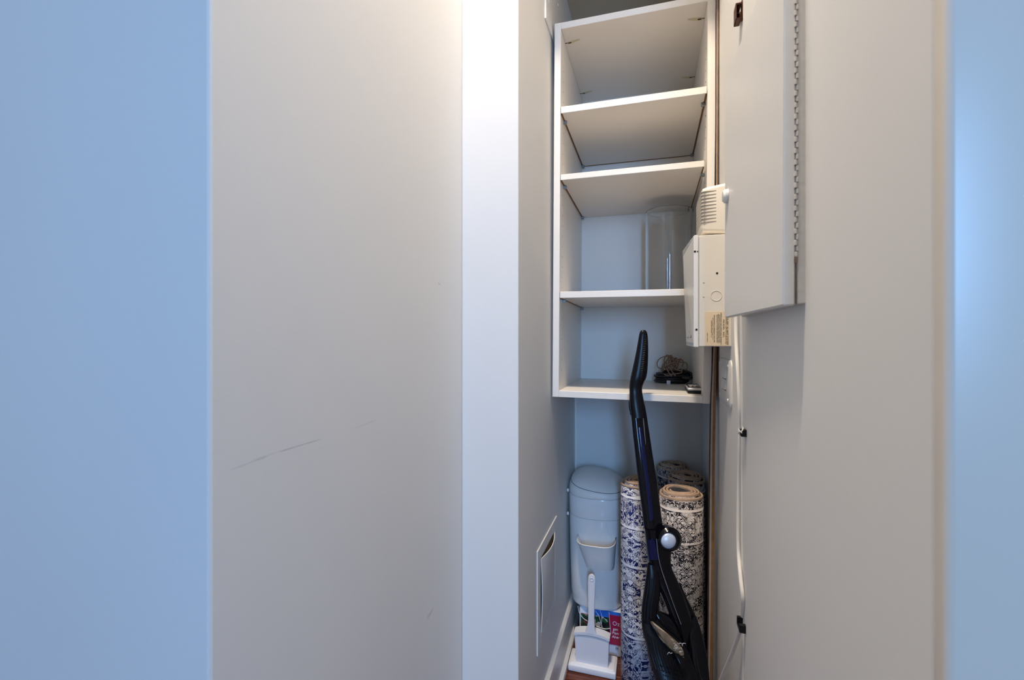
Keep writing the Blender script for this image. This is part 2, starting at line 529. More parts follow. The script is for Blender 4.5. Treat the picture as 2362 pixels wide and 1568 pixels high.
# ------------------------------------------------------------------ wall cabinet
ca, cb = -0.2248, 0.1191
TH = 0.0165
rollc = 0.0061
Z = lambda z: EYE + z
zs = dict(tt=.7986, tb=.7823, s2t=.5858, s2b=.5690, s3t=.4145, s3b=.4000, s4t=.1178, s4b=.1018, bt=-.1327, bb=-.1490)
DB = 1.5326
base = Vector((ca, YC, EYE))
cab = thing('wall_cabinet', 'tall white open shelf cabinet hung on the closet back wall', 'cabinet', base)
for x0, x1 in ((ca - TH, ca), (cb, cb + TH)):
    bm = bmesh.new()
    if x0 < 0:
        box(bm, x0, x1, YC, DB, Z(zs['bb']), Z(zs['tt']), 0.0008, 1)
    else:   # the right side is pushed in a little at its foot
        loft(bm, [[(x0 + bow, YC, z), (x1 + bow, YC, z), (x1 + bow, DB, z), (x0 + bow, DB, z)] for z, bow in ((Z(zs['bb']), -0.0052), (Z(0.0), -0.0030), (Z(0.25), 0.0), (Z(0.5), 0.0008), (Z(zs['tt']), -0.0005))])
    obj('side_panel', bm, M['melamine_edge' if 0 else 'melamine'], cab)
bm = bmesh.new(); box(bm, ca, cb, YC + .0005, DB, Z(zs['tb']), Z(zs['tt']), 0.0008, 1); obj('top_board', bm, M['melamine'], cab)
bm = bmesh.new(); box(bm, ca, cb - .0052, YC + .0005, DB, Z(zs['bb']), Z(zs['bt']), 0.0008, 1); obj('bottom_board', bm, M['melamine'], cab)
bm = bmesh.new(); box(bm, ca - TH, cb + TH, DB, DB + 0.004, Z(zs['bb']), Z(zs['tt'])); obj('back_panel', bm, M['melamine'], cab)
pinY = (YC + 0.045, DB - 0.016)
for t, b_, gr in (('s2t', 's2b', 0.0008), ('s3t', 's3b', 0.0052), ('s4t', 's4b', 0.0012)):
    z0, z1 = Z(zs[b_]), Z(zs[t])
    bm = bmesh.new(); box(bm, ca + 0.0012, cb - gr, YC + 0.001, DB - 0.003, z0, z1, 0.0008, 1)
    sh = obj('shelf', bm, M['melamine'], cab)
    e = 0.0030
    rawb = [(ca + 0.0012, ca + 0.0012 + e, YC + 0.002, DB - 0.004), (cb - gr - e, cb - gr, YC + 0.002, DB - 0.004)]
    if t == 's2t': rawb.append((ca + 0.0045, cb - gr - 0.003, DB - 0.0075, DB - 0.0035))
    for r4 in rawb:
        bm = bmesh.new(); box(bm, *r4, z0 - 0.0006, z0 + 0.004)
        obj('raw_edge', bm, M['raw'], sh, label='raw brown chipboard edge')
    for yy in pinY:
        for x, sx in ((ca, 1), (cb, -1)):
            bm = bmesh.new()
            disc(bm, (x, yy, z0 - 0.0035), 0.0026, 0.0085 * 1, (sx, 0, 0), 10, 0.0006)
            box(bm, min(x, x + sx * .009), max(x, x + sx * .009), yy - 0.0035, yy + 0.0035, z0 - 0.0085, z0 - 0.0005, 0.001, 1)
            obj('shelf_pin', bm, M['steel'], cab)
# connector slots with tape under the top board
for yy in (YC + 0.060, DB - 0.060):
    for x, sx in ((ca, 1), (cb, -1)):
        bm = bmesh.new()
        xa, xb = sorted((x + sx * 0.0, x + sx * 0.016))
        sweep(bm, [(x, yy, Z(zs['tb']) - 0.0004), (x + sx * 0.008, yy, Z(zs['tb']) - 0.0004), (x + sx * 0.0095, yy, Z(zs['tb']) - 0.0004), (x + sx * 0.0165, yy, Z(zs['tb']) - 0.0004)],
              [(0.0012, 0.0006), (0.0012, 0.0006), (0.0024, 0.0012), (0.0024, 0.0012)], 8)
        obj('cam_fitting', bm, M['black_hole'], cab, label='dark connector slot')
        bm = bmesh.new()
        n = 10
        pts = [(x + sx * (0.006 + 0.034 * q / n), yy - 0.004 - 0.004 * math.sin(math.pi * q / n * 0.5)) for q in range(n + 1)]
        lo = [(x + sx * (0.006 + 0.034 * q / n), yy + 0.010 * math.cos(math.pi * q / n * 0.5) - 0.006) for q in range(n + 1)]
        loft(bm, [[(a, c, Z(zs['tb']) - 0.0002), (a, d + 0.001, Z(zs['tb']) - 0.0002), (a, d + 0.001, Z(zs['tb']) - 0.0008), (a, c, Z(zs['tb']) - 0.0008)] for (a, c), (_, d) in zip(pts, lo)])
        obj('tape_patch', bm, M['tape'], cab)
# drilled pin holes, two columns a side
bm = bmesh.new()
for yy in (YC + 0.037, DB - 0.037):
    zz = Z(zs['bt']) + 0.05
    while zz < Z(zs['tb']) - 0.07:
        disc(bm, (ca - 0.0004, yy, zz), 0.0016, 0.0006, (1, 0, 0), 8)
        disc(bm, (cb + 0.0004, yy, zz), 0.0016, 0.0006, (-1, 0, 0), 8)
        zz += 0.0268
o = obj('pin_holes', bm, M['hole_grey'], cab); o['kind'] = 'stuff'
cab.rotation_euler = (0, rollc, 0)


def cabz(x, key):  # height of a tilted board at x
    return Z(zs[key]) - rollc * (x - ca) + 0.0001


# ------------------------------------------------------------------ glass vase
vc = at_depth(1542, 600, 1.33); vR = 0.0645
vz = cabz(vc.x - vR, 's4t') + 0.0005
vase = thing('glass_vase', 'tall clear glass cylinder vase on the fourth shelf', 'vase', (vc.x, vc.y, vz))
bm = bmesh.new()
prof = [(0.0, 0), (vR - .004, 0), (vR, 0.004), (vR, 0.2485), (vR - 0.001, 0.2497), (vR - 0.0033, 0.2497), (vR - 0.0045, 0.2485), (vR - 0.0045, 0.012), (vR - 0.008, 0.008), (0.0, 0.008)]
n = 64
rows = []
for r, z in prof:
    if r == 0: rows.append([bm.verts.new((vc.x, vc.y, vz + z))])
    else: rows.append([bm.verts.new((vc.x + r * math.cos(2 * math.pi * k / n), vc.y + r * math.sin(2 * math.pi * k / n), vz + z)) for k in range(n)])
for a, b in zip(rows[:-1], rows[1:]):
    for k in range(n):
        k2 = (k + 1) % n
        if len(a) == 1: bm.faces.new((a[0], b[k], b[k2]))
        elif len(b) == 1: bm.faces.new((a[k], a[k2], b[0]))
        else: bm.faces.new((a[k], a[k2], b[k2], b[k]))
obj('cylinder_wall', bm, M['glass'], vase, smooth=True)

# ------------------------------------------------------------------ cords and remote on the bottom board
bx = at_z(1553, 884, Z(zs['bt'])); bzz = cabz(bx.x - .05, 'bt')
coil = thing('black_cord_coil', 'flat coil of black cord beneath the taupe cord on the bottom shelf', 'cord', (bx.x, bx.y + 0.03, bzz))
cx0, cy0 = bx.x - 0.002, bx.y + 0.033
bm = bmesh.new()
P = []
for i in range(4 * 36):
    a = 2 * math.pi * i / 36
    lay = i / 36
    rx = 0.050 - 0.004 * math.sin(lay * 2.1) - 0.002 * lay; ry = 0.031 + 0.003 * math.sin(lay * 3)
    P.append((cx0 + rx * math.cos(a + 2.5), cy0 + ry * math.sin(a + 2.5), bzz + 0.0046 + lay * 0.0072 + 0.0008 * math.sin(3 * a)))
sweep(bm, P, 0.0042, 8)
obj('cord_loop', bm, M['black_cord'], coil, smooth=True)
bm = bmesh.new()
for q in range(3):
    P = [(cx0 + (0.040 - 0.009 * q) * math.cos(a), cy0 + (0.022 - 0.006 * q) * math.sin(a), bzz + 0.006 + 0.006 * q + 0.002 * math.sin(2 * a + q)) for a in [2 * math.pi * k / 30 for k in range(30)]]
    sweep(bm, P, 0.0045, 8, closed=True)
obj('inner_loop', bm, M['black_cord'], coil, smooth=True)
bm = bmesh.new(); box(bm, cx0 - 0.042, cx0 + 0.044, cy0 - 0.022, cy0 + 0.022, bzz + 0.0005, bzz + 0.022, 0.008, 3)
obj('adapter', bm, M['black_plastic'], coil, smooth=True)
tg = at_y(1542, 882, cy0 - 0.034)
bm = bmesh.new(); box(bm, tg.x - 0.0055, tg.x + 0.0055, tg.y - 0.006, tg.y + 0.002, tg.z - 0.0065, tg.z + 0.0065, 0.0015, 2)
obj('plug', bm, M['white_tag'], coil, smooth=True, label='white plug end of the cord')
# extra bend of black cord over to the right
bm = bmesh.new()
P = spline([(cx0 + 0.010, cy0, bzz + 0.034), (cx0 + 0.030, cy0 + 0.003, bzz + 0.037), (cx0 + 0.050, cy0 - 0.006, bzz + 0.030), (cx0 + 0.056, cy0 - 0.022, bzz + 0.022),
            (cx0 + 0.046, cy0 - 0.034, bzz + 0.018), (cx0 + 0.028, cy0 - 0.028, bzz + 0.019)], 8)
sweep(bm, P, [(0.0060, 0.0050)] * len(P), 8)
obj('loose_bend', bm, M['black_cord'], coil, smooth=True)

cc = Vector((cx0 - 0.002, cy0 - 0.002, bzz + 0.062))
brown = thing('brown_cord_bundle', 'tangled bundle of taupe braided cord lying on the black coil', 'cord', (cc.x, cc.y, bzz + 0.036))


def loop_pts(c, ax, ay, rx, ry, a0, a1, n=26, wob=0.0):
    ax, ay = Vector(ax).normalized(), Vector(ay).normalized()
    return [Vector(c) + ax * (rx * math.cos(a0 + (a1 - a0) * k / n)) + ay * (ry * math.sin(a0 + (a1 - a0) * k / n)) + Vector((wob * math.sin(k), wob * math.cos(k * 1.3), 0)) for k in range(n + 1)]


def at_c(px, py, dy=0.0):
    return at_y(px, py, cc.y + dy)


# wound strands of the bundle
bm = bmesh.new()
for i in range(9):
    q = i / 8
    sweep(bm, loop_pts(cc + Vector((-0.014 + 0.030 * q, 0.006 - 0.016 * q, -0.002 - 0.004 * q)), (0.35 + 0.35 * math.sin(2.3 * i), -0.75, 0.1 + 0.25 * math.cos(1.7 * i)), (0.25 + 0.3 * math.cos(3.1 * i), 0.15, 1),
                       0.019 - 0.004 * abs(q - .4) + 0.002 * math.sin(5 * i), 0.023 - 0.006 * q + 0.002 * math.cos(7 * i), 0.5, 0.5 + 2 * math.pi, 30, 0.0006), 0.0018, 6)
obj('wound_strands', bm, M['brown_cord'], brown, smooth=True)
for pts, dy in (([(1560, 836), (1550, 826), (1537, 822), (1523, 826), (1516, 836), (1517, 846), (1524, 850), (1531, 856)], 0.0),
                ([(1525, 862), (1527, 845), (1536, 833), (1552, 829), (1561, 831)], -0.012),
                ([(1560, 833), (1566, 828), (1574, 831), (1576, 835), (1566, 835), (1560, 833)], -0.010),
                ([(1573, 846), (1576, 838), (1582, 836), (1586, 844), (1584, 851), (1579, 853)], -0.010),
                ([(1537, 848), (1542, 858), (1549, 868)], -0.036), ([(1544, 846), (1550, 856), (1558, 867)], -0.037),
                ([(1549, 844), (1558, 851), (1570, 855), (1574, 851)], -0.034), ([(1531, 862), (1540, 866), (1554, 863), (1570, 860), (1574, 855)], -0.032),
                ([(1556, 842), (1562, 837), (1564, 832)], -0.030), ([(1534, 846), (1545, 838), (1558, 836)], -0.033)):
    bm = bmesh.new(); P = spline([at_c(a, b, dy) for a, b in pts], 6)
    sweep(bm, P, 0.0017, 6)
    obj('strand', bm, M['brown_cord'], brown, smooth=True)

# remote handset
rf = at_z(1606, 907, Z(zs['bt']))
rzz = cabz(rf.x - 0.02, 'bt')
rem = thing('remote_handset', 'black keypad handset with a silver end lying on the bottom shelf', 'remote', (rf.x, rf.y + 0.05, rzz))
x0, x1, y0, y1 = rf.x - 0.019, rf.x + 0.0145, rf.y, rf.y + 0.105
bm = bmesh.new(); box(bm, x0, x1, y0 + 0.002, y1, rzz, rzz + 0.0095, 0.0025, 2); obj('body', bm, M['black_plastic'], rem, smooth=True)
bm = bmesh.new(); box(bm, x0 - 0.0005, x1 + 0.0005, y0, y1, rzz + 0.008, rzz + 0.0145, 0.003, 3); obj('silver_bezel', bm, M['silver'], rem, smooth=True, label='silver rim')
bm = bmesh.new(); box(bm, x0 + 0.002, x1 - 0.002, y0 + 0.005, y1 - 0.002, rzz + 0.0140, rzz + 0.0155, 0.0006, 1); obj('face_plate', bm, M['black_plastic'], rem)
for i in range(3):
    for j in range(3):
        kx = x0 + 0.0045 + i * 0.0092; ky = y0 + 0.012 + j * 0.012
        bm = bmesh.new(); box(bm, kx, kx + 0.0062, ky, ky + 0.008, rzz + 0.015, rzz + 0.0170, 0.0008, 1); obj('key', bm, M['keys'], rem)
bm = bmesh.new(); box(bm, x0 + 0.005, x1 - 0.005, y0 + 0.050, y0 + 0.075, rzz + 0.0150, rzz + 0.0162, 0.0005, 1); obj('display_window', bm, M['silver'], rem)

# ------------------------------------------------------------------ narrow board leaning in the gap at the right wall
YS0, YS1 = 1.1395, 1.1490
bd = thing('leaning_strip', 'tall narrow brown edged strip leaning beside the right wall', 'strip', (0.129, 1.144, 0))
LEAN = ((1720, 1630.5, 1640), (1540, 1632, 1642.5), (1385, 1633.5, 1645.5), (1060, 1636.5, 1649), (930, 1638.5, 1651), (790, 1645, 1653.5), (420, 1651.5, 1656), (40, 1652, 1658))


def strip(name, f0, f1, mat, y0, label=None):
    """slat from floor to above the cabinet taking the fraction f0..f1 of the strip's width"""
    bm = bmesh.new(); r = []
    for py, a, b in LEAN:
        pa, pb = at_y(a + (b - a) * f0, py, YS0), at_y(a + (b - a) * f1, py, YS0)
        z = max(pa.z, 0.002)
        r.append([(pa.x, y0, z), (pb.x, y0, z), (pb.x, YS1, z), (pa.x, YS1, z)])
    r.append([(x, y_, 1.95) for x, y_, z in r[-1]])
    loft(bm, r)
    return obj(name, bm, mat, bd, label=label)


strip('dark_edging', 0.0, 0.16, M['dark_raw'], YS0 + 0.001, 'dark edge strip')
strip('metal_edging', 0.16, 0.50, M['grey_strip'], YS0, 'grey edge strip')
strip('core', 0.50, 1.0, M['wood_edge'], YS0 + 0.0005)

# ------------------------------------------------------------------ alarm box
BY0, BY1 = 0.974, 1.138
bxl = at_y(1612, 600, BY0).x          # box front (towards the closet)
lidl = at_y(1600, 600, BY0).x
bz0 = at_y(1650, 799, BY0).z; bz1 = at_y(1650, 541, BY0).z
alarm = thing('alarm_box', 'cream metal alarm box with tan printed label on the right wall', 'alarm box', (XR, 1.05, bz0))
bm = bmesh.new(); box(bm, bxl, XR, BY0, BY1, bz0, bz1, 0.0012, 2); obj('enclosure', bm, M['cream_metal'], alarm)
# lid: shallow tray, slightly sprung open at the far top corner
bm = bmesh.new()
lz0, lz1 = bz0 - 0.0015, bz1 + 0.001
ft = at_y(1574.5, 578, BY1).x; fb = at_y(1583, 700, BY1).x
xi = bxl - 0.0006
fzt = at_y(1574, 578, BY1).z
verts = {}
def V(*p): return bm.verts.new(p)
a0, a1 = V(lidl, BY0 - 0.003, lz0), V(lidl, BY0 - 0.003, lz1)
b0, b1 = V(fb, BY1, lz0 + 0.001), V(ft, BY1, fzt)
c0, c1 = V(xi, BY0 - 0.003, lz0), V(xi, BY0 - 0.003, lz1)
d0, d1 = V(fb + (xi - lidl), BY1, lz0 + 0.001), V(ft + (xi - lidl), BY1, fzt)
for f in ((a0, a1, b1, b0), (c0, d0, d1, c1), (a0, c0, c1, a1), (b0, b1, d1, d0), (a1, c1, d1, b1), (a0, b0, d0, c0)): bm.faces.new(f)
bmesh.ops.bevel(bm, geom=bm.edges[:], offset=0.0012, segments=2, affect='EDGES')
lid = obj('lid', bm, M['cream_metal'], alarm)
# pale glossy front skin of the lid
bm = bmesh.new()
nx = -0.0003
q = [Vector((lidl + nx, BY0 + 0.001, lz0 + 0.004)), Vector((lidl + nx, BY0 + 0.001, lz1 - 0.003)), Vector((ft + nx, BY1 - 0.002, fzt - 0.003)), Vector((fb + nx, BY1 - 0.002, lz0 + 0.004))]
loft(bm, [[p for p in q], [p + Vector((0.0008, 0, 0)) for p in q]])
obj('lid_face', bm, M['lid_metal'], lid, label='glossy pale grey lid face')
# screws, holes, knockout
for (px, py, r, face) in ((1603.0, 580, 0.0021, 'lid'), (1609.0, 580, 0.0013, 'lid'), (1606.5, 760, 0.0022, 'lid'), (1654, 630, 0.0021, 'box')):
    yy = BY0 - 0.003 if face == 'lid' else BY0
    p = at_y(px, py, yy)
    bm = bmesh.new(); disc(bm, (p.x, yy + 0.0004, p.z), r, 0.0009, (0, -1, 0), 12, 0.0002)
    obj('screw' if face == 'lid' else 'screw_hole', bm, M['black_hole'], alarm)
p = at_y(1652, 682, BY0)
bm = bmesh.new()
P = [(p.x + 0.0098 * math.cos(a), BY0 - 0.0001, p.z + 0.0098 * math.sin(a)) for a in [2 * math.pi * k / 40 for k in range(40)]]
sweep(bm, P, 0.0006, 6, closed=True)
obj('knockout', bm, M['cream_metal'], alarm, smooth=True)
for py in (652, 685):
    p = at_y(1623, py, BY0)
    bm = bmesh.new(); box(bm, p.x - 0.0015, p.x + 0.0015, BY0 - 0.0004, BY0 + 0.001, p.z - 0.0005, p.z + 0.0005); obj('notch', bm, M['slot'], alarm)
# small print on the lid face (dark marks near its lower end)
bm = bmesh.new()
xf = lambda yy: lidl + (fb - lidl) * (yy - BY0) / (BY1 - BY0)
for yy, z_, hy, hz in ((1.060, bz0 + 0.055, .006, .003), (1.075, bz0 + 0.043, .0012, .006), (1.05, bz0 + 0.036, .004, .0012), (1.05, bz0 + 0.030, .004, .0012), (1.03, bz0 + 0.018, .008, .0008), (1.09, bz0 + 0.018, .012, .0008), (1.015, bz0 + 0.020, .003, .0025)):
    box(bm, xf(yy) - 0.0012, xf(yy) - 0.0004, yy - hy, yy + hy, z_ - hz, z_ + hz)
obj('lid_print', bm, M['ink'], lid)
# paper label, text turned to read downwards
p0 = at_y(1626, 797, BY0); p1 = at_y(1682, 718, BY0)
bm = bmesh.new(); box(bm, p0.x, p1.x, BY0 - 0.0005, BY0 + 0.0002, p0.z, p1.z)
lab = obj('paper_label', bm, M['label'], alarm, label='tan paper label with brown lettering')
lw, lh = p1.x - p0.x, p1.z - p0.z
lines = [(0.925, 0.0046, 'BURGLARY ALARM SYSTEM', 0.93), (0.865, 0.0021, 'LISTED CONTROL UNIT FOR HOUSEHOLD USE', 0.90), (0.77, 0.0042, 'MODEL  NO.', 0.52),
         (0.665, 0.0023, 'INSTALLATION AND WIRING SHALL BE MADE IN', 0.92), (0.61, 0.0023, 'ACCORDANCE WITH THE INSTRUCTIONS', 0.82), (0.555, 0.0023, 'SERVICE BY QUALIFIED PERSONNEL ONLY', 0.86),
         (0.50, 0.0023, 'DISCONNECT POWER BEFORE SERVICE', 0.82), (0.39, 0.0026, 'MAXIMUM CURRENT 500 MA', 0.80), (0.325, 0.0023, 'STANDBY BATTERY 6 V', 0.64), (0.265, 0.0021, 'TRANSFORMER 16 V', 0.5), (0.10, 0.0018, 'REV 0084', 0.26)]
bm = bmesh.new()
for fx, size, s, span in lines:
    t = text_mesh(s, size, 0.00015)
    xs = [v.co.x for v in t.verts]; wdt = max(xs) - min(xs)
    sc = lh * span / wdt
    zc = (p0.z + p1.z) / 2 - (0.26 * lh if fx < 0.2 else 0)
    # text x -> -Z (reads downwards), text y -> +X
    Mx = Matrix(((0, 1, 0, p0.x + fx * lw), (0, 0, -1, BY0 - 0.0006), (-sc, 0, 0, zc), (0, 0, 0, 1)))
    merge(bm, t, 0, Mx)
obj('label_lettering', bm, M['ink'], lab)

# ------------------------------------------------------------------ chime box above it
CY0, CY1 = 0.985, 1.105
cz0 = at_y(1640, 537, CY0).z; cz1 = at_y(1640, 429, CY0).z
cxl = at_y(1618, 480, CY0).x
chime = thing('door_chime', 'cream slotted plastic chime box on top of the alarm box', 'chime', (XR, 1.05, cz0))
bm = bmesh.new()
def rrect(x, y0, y1, z0, z1, r, n=5):
    out = []
    for (cy, cz, a0) in ((y0 + r, z0 + r, math.pi), (y1 - r, z0 + r, 1.5 * math.pi), (y1 - r, z1 - r, 0), (y0 + r, z1 - r, 0.5 * math.pi)):
        for k in range(n + 1):
            a = a0 + math.pi / 2 * k / n
            out.append(Vector((x, cy + r * math.cos(a), cz + r * math.sin(a))))
    return out
loft(bm, [rrect(XR, CY0 - 0.002, CY1 + 0.002, cz0 - 0.003, cz1 + 0.006, 0.008), rrect(cxl + 0.010, CY0, CY1, cz0 + 0.002, cz1 - 0.000, 0.008),
          rrect(cxl + 0.003, CY0 + 0.002, CY1 - 0.002, cz0 + 0.004, cz1 - 0.002, 0.008), rrect(cxl, CY0 + 0.007, CY1 - 0.007, cz0 + 0.009, cz1 - 0.007, 0.008)])
obj('housing', bm, M['cream_plastic'], chime, smooth=True)
for i in range(10):
    zc = at_y(1640, 441 + i * 7.83, CY0).z
    bm = bmesh.new()
    xa = at_y(1652, 480, CY0).x
    box(bm, cxl + 0.0035, xa, CY0 - 0.0008, CY0 + 0.004, zc - 0.0009, zc + 0.0009)
    box(bm, cxl - 0.0004, cxl + 0.0040, CY0 + 0.004, CY1 - 0.010, zc - 0.0009, zc + 0.0009)
    sweep(bm, [(cxl + 0.0046, CY0 + 0.0002, zc), (cxl + 0.0016, CY0 + 0.0024, zc), (cxl - 0.0001, CY0 + 0.008, zc)], 0.0010, 6)
    obj('slot', bm, M['slot'], chime)

# ------------------------------------------------------------------ breaker panel
PY0, PX0 = 0.510, 0.123
hx = 0.1345
dz0 = EYE + 0.0322; dz1 = EYE + 0.402
slope = math.tan(math.radians(2.9))
dY1 = 0.788
pan = thing('electrical_panel', 'white painted electrical panel door on the right wall above the cables', 'panel', (XR, 0.65, dz0))
# back frame on the wall
bm = bmesh.new(); box(bm, hx + 0.0006, XR, PY0, 0.80, dz0 + 0.0012, dz1 + 0.004, 0.0012, 2); obj('frame', bm, M['panel_edge'], pan)
# door leaf
bm = bmesh.new()
tdoor = hx - PX0 - 0.0006
lo = [(PX0, PY0), (PX0 - slope * (dY1 - PY0), dY1), (PX0 - slope * (dY1 - PY0) + 0.010, dY1), (PX0 + tdoor, PY0)]
loft(bm, [[(x, y, dz0) for x, y in lo], [(x + 0.0012, y, dz1) for x, y in lo]])
bmesh.ops.bevel(bm, geom=bm.edges[:], offset=0.0012, segments=2, affect='EDGES')
door = obj('door', bm, M['panel_paint'], pan)
# piano hinge: knuckles in alternating leaves, paint-clogged gaps
hz0 = at_y(1838, 592, PY0).z
zz = hz0
kn_me = None
i = 0
while zz < dz1 - 0.004:
    if kn_me is None:
        bm = bmesh.new(); disc(bm, (hx, PY0 + 0.0002, zz), 0.0014, 0.0048, (0, 0, 1), 8, 0.0004)
        o0 = obj('knuckle', bm, M['panel_edge'], door, smooth=True); kn_me = o0
        base_z = zz
    else:
        o = kn_me.copy(); COL.objects.link(o); o.parent = door
        o.location = (0.0009 if i % 2 else -0.0005, random.uniform(-0.0003, 0.0002), zz - base_z)
    zz += 0.0056; i += 1
bm = bmesh.new()
random.seed(11)
zz = hz0
while zz < dz1 - 0.005:
    box(bm, hx - 0.0007 + 0.0013 * random.random() - .0006, hx + 0.0010 + 0.0006 * random.random(), PY0 - 0.0008, PY0 + 0.001, zz + 0.0049, zz + 0.0049 + random.choice((0.0004, 0.0005, 0.0007, 0.0012)))
    zz += 0.0056
box(bm, hx - 0.0004, hx + 0.0003, PY0 - 0.0005, PY0 + 0.001, dz0 + 0.001, hz0 - 0.004)
box(bm, hx - 0.0012, hx + 0.0012, PY0 - 0.0009, PY0 + 0.001, hz0 - 0.006, hz0 + 0.001)
o = obj('hinge_gap', bm, M['rust'], pan, label='rusty paint-clogged gaps along the hinge')
# round pull knob at the far edge of the door
kp = Vector((PX0 - slope * (dY1 - 0.02 - PY0), dY1 - 0.020, at_y(1680, 452, dY1 - 0.02).z))
bm = bmesh.new(); disc(bm, kp + Vector((0.001, 0, 0)), 0.0105, 0.0075, (-1, 0, 0), 20, 0.003); obj('knob', bm, M['knob'], door, smooth=True, label='round white pull knob')

# ------------------------------------------------------------------ bronze latch on the wall
lzc = at_x(1702, 30, XR - 0.012).z
lat = thing('bronze_latch', 'dark bronze latch keeper high on the right wall', 'latch', (XR, 0.90, lzc - 0.026))
ly = at_x(1713, 30, XR - 0.002).y + 0.002
lt, lb_ = at_x(1713, 5, XR).z, at_x(1711, 57, XR).z
bm = bmesh.new()
n = 12
pts = []
hw, hh = 0.0075, (lt - lb_) / 2
zc = (lt + lb_) / 2
for k in range(n + 1): a = math.pi * k / n; pts.append((ly + 0.006 + hw * math.cos(a), zc + hh - hw + hw * math.sin(a)))
for k in range(n + 1): a = math.pi + math.pi * k / n; pts.append((ly + 0.006 + hw * math.cos(a), zc - hh + hw + hw * math.sin(a)))
loft(bm, [[(XR, a, b) for a, b in pts], [(XR - 0.0025, a, b) for a, b in pts]])
obj('faceplate', bm, M['bronze'], lat)
xb = at_y(1690, 30, ly + 0.012).x
tz, bz = at_y(1692, 13, ly + 0.012).z, at_y(1690, 50, ly + 0.012).z
bm = bmesh.new()
yy0, yy1 = ly + 0.006, ly + 0.028
t_ = 0.0016; xb += 0.004
box(bm, xb, XR - 0.002, yy0, yy1, tz - t_ * 2, tz, 0.0005, 1)
box(bm, xb, XR - 0.002, yy0, yy1, bz, bz + t_, 0.0005, 1)
box(bm, xb, xb + t_, yy0, yy1, bz, tz, 0.0005, 1)
box(bm, xb, XR - 0.002, yy1 - t_, yy1, bz, tz, 0.0005, 1)
obj('keeper_box', bm, M['bronze'], lat)
bm = bmesh.new(); box(bm, xb + 0.003, XR - 0.004, yy0 + 0.006, yy1 - 0.002, (bz + tz) / 2 - 0.001, (bz + tz) / 2 + 0.0015, 0.0005, 1)
box(bm, xb + 0.009, XR - 0.004, yy0 + 0.002, yy1 - 0.002, bz + 0.001, (bz + tz) / 2, 0.001, 1)
obj('roller', bm, M['bronze'], lat)

# ------------------------------------------------------------------ louvred wall plate behind the cables
def wp(px, py, off=0.0): return at_x(px, py, XR - off)
py0 = wp(1689.5, 880).y; py1 = wp(1662, 880).y
pz1 = wp(1689.5, 832).z; pz0 = wp(1689.5, 946).z
plate = thing('louvred_wall_plate', 'painted wall plate with two louvred hoods and four screws', 'wall plate', (XR, (py0 + py1) / 2, pz0))
bm = bmesh.new()
loft(bm, [rrect(XR, py0, py1, pz0, pz1, 0.014, 6), rrect(XR - 0.002, py0, py1, pz0, pz1, 0.014, 6), rrect(XR - 0.0038, py0 + 0.004, py1 - 0.004, pz0 + 0.004, pz1 - 0.004, 0.012, 6)])
obj('plate', bm, M['plate'], plate, smooth=True)
pw, ph = py1 - py0, pz1 - pz0
for fy in (0.17, 0.86):
    for fz in (0.16, 0.88):
        bm = bmesh.new(); disc(bm, (XR - 0.0036, py0 + fy * pw, pz0 + fz * ph), 0.0036, 0.0020, (-1, 0, 0), 12, 0.001); obj('screw', bm, M['knob'], plate, smooth=True)
for fz in (0.60, 0.36):
    bm = bmesh.new()
    ya, yb = py0 + 0.30 * pw, py0 + 0.66 * pw
    zt = pz0 + fz * ph + 0.020; zb = pz0 + fz * ph
    A = [(XR - 0.0036, ya, zt), (XR - 0.0036, yb, zt), (XR - 0.0036, yb, zb), (XR - 0.0036, ya, zb)]
    B = [(XR - 0.0040, ya + 0.004, zt), (XR - 0.0040, yb - 0.004, zt), (XR - 0.0075, yb - 0.006, zb), (XR - 0.0075, ya + 0.006, zb)]
    loft(bm, [A, B]); obj('louvre', bm, M['plate'], plate)
    bm = bmesh.new(); box(bm, XR - 0.0042, XR - 0.003, ya + 0.002, yb - 0.002, zb - 0.0035, zb - 0.0004); obj('louvre_slit', bm, M['slot'], plate)

# ------------------------------------------------------------------ cables and clips
def cable(name, label, pts, rad, mat, group=None, off=None):
    bm = bmesh.new()
    P = spline([at_x(a, b, XR - (o_ if off is None else off)) for a, b, o_ in pts], 8)
    sweep(bm, P, rad, 10)
    root = Vector(P[-1])
    o = obj(name, bm, mat, None, smooth=True, loc=root)
    return tag(o, label, 'cable', group)


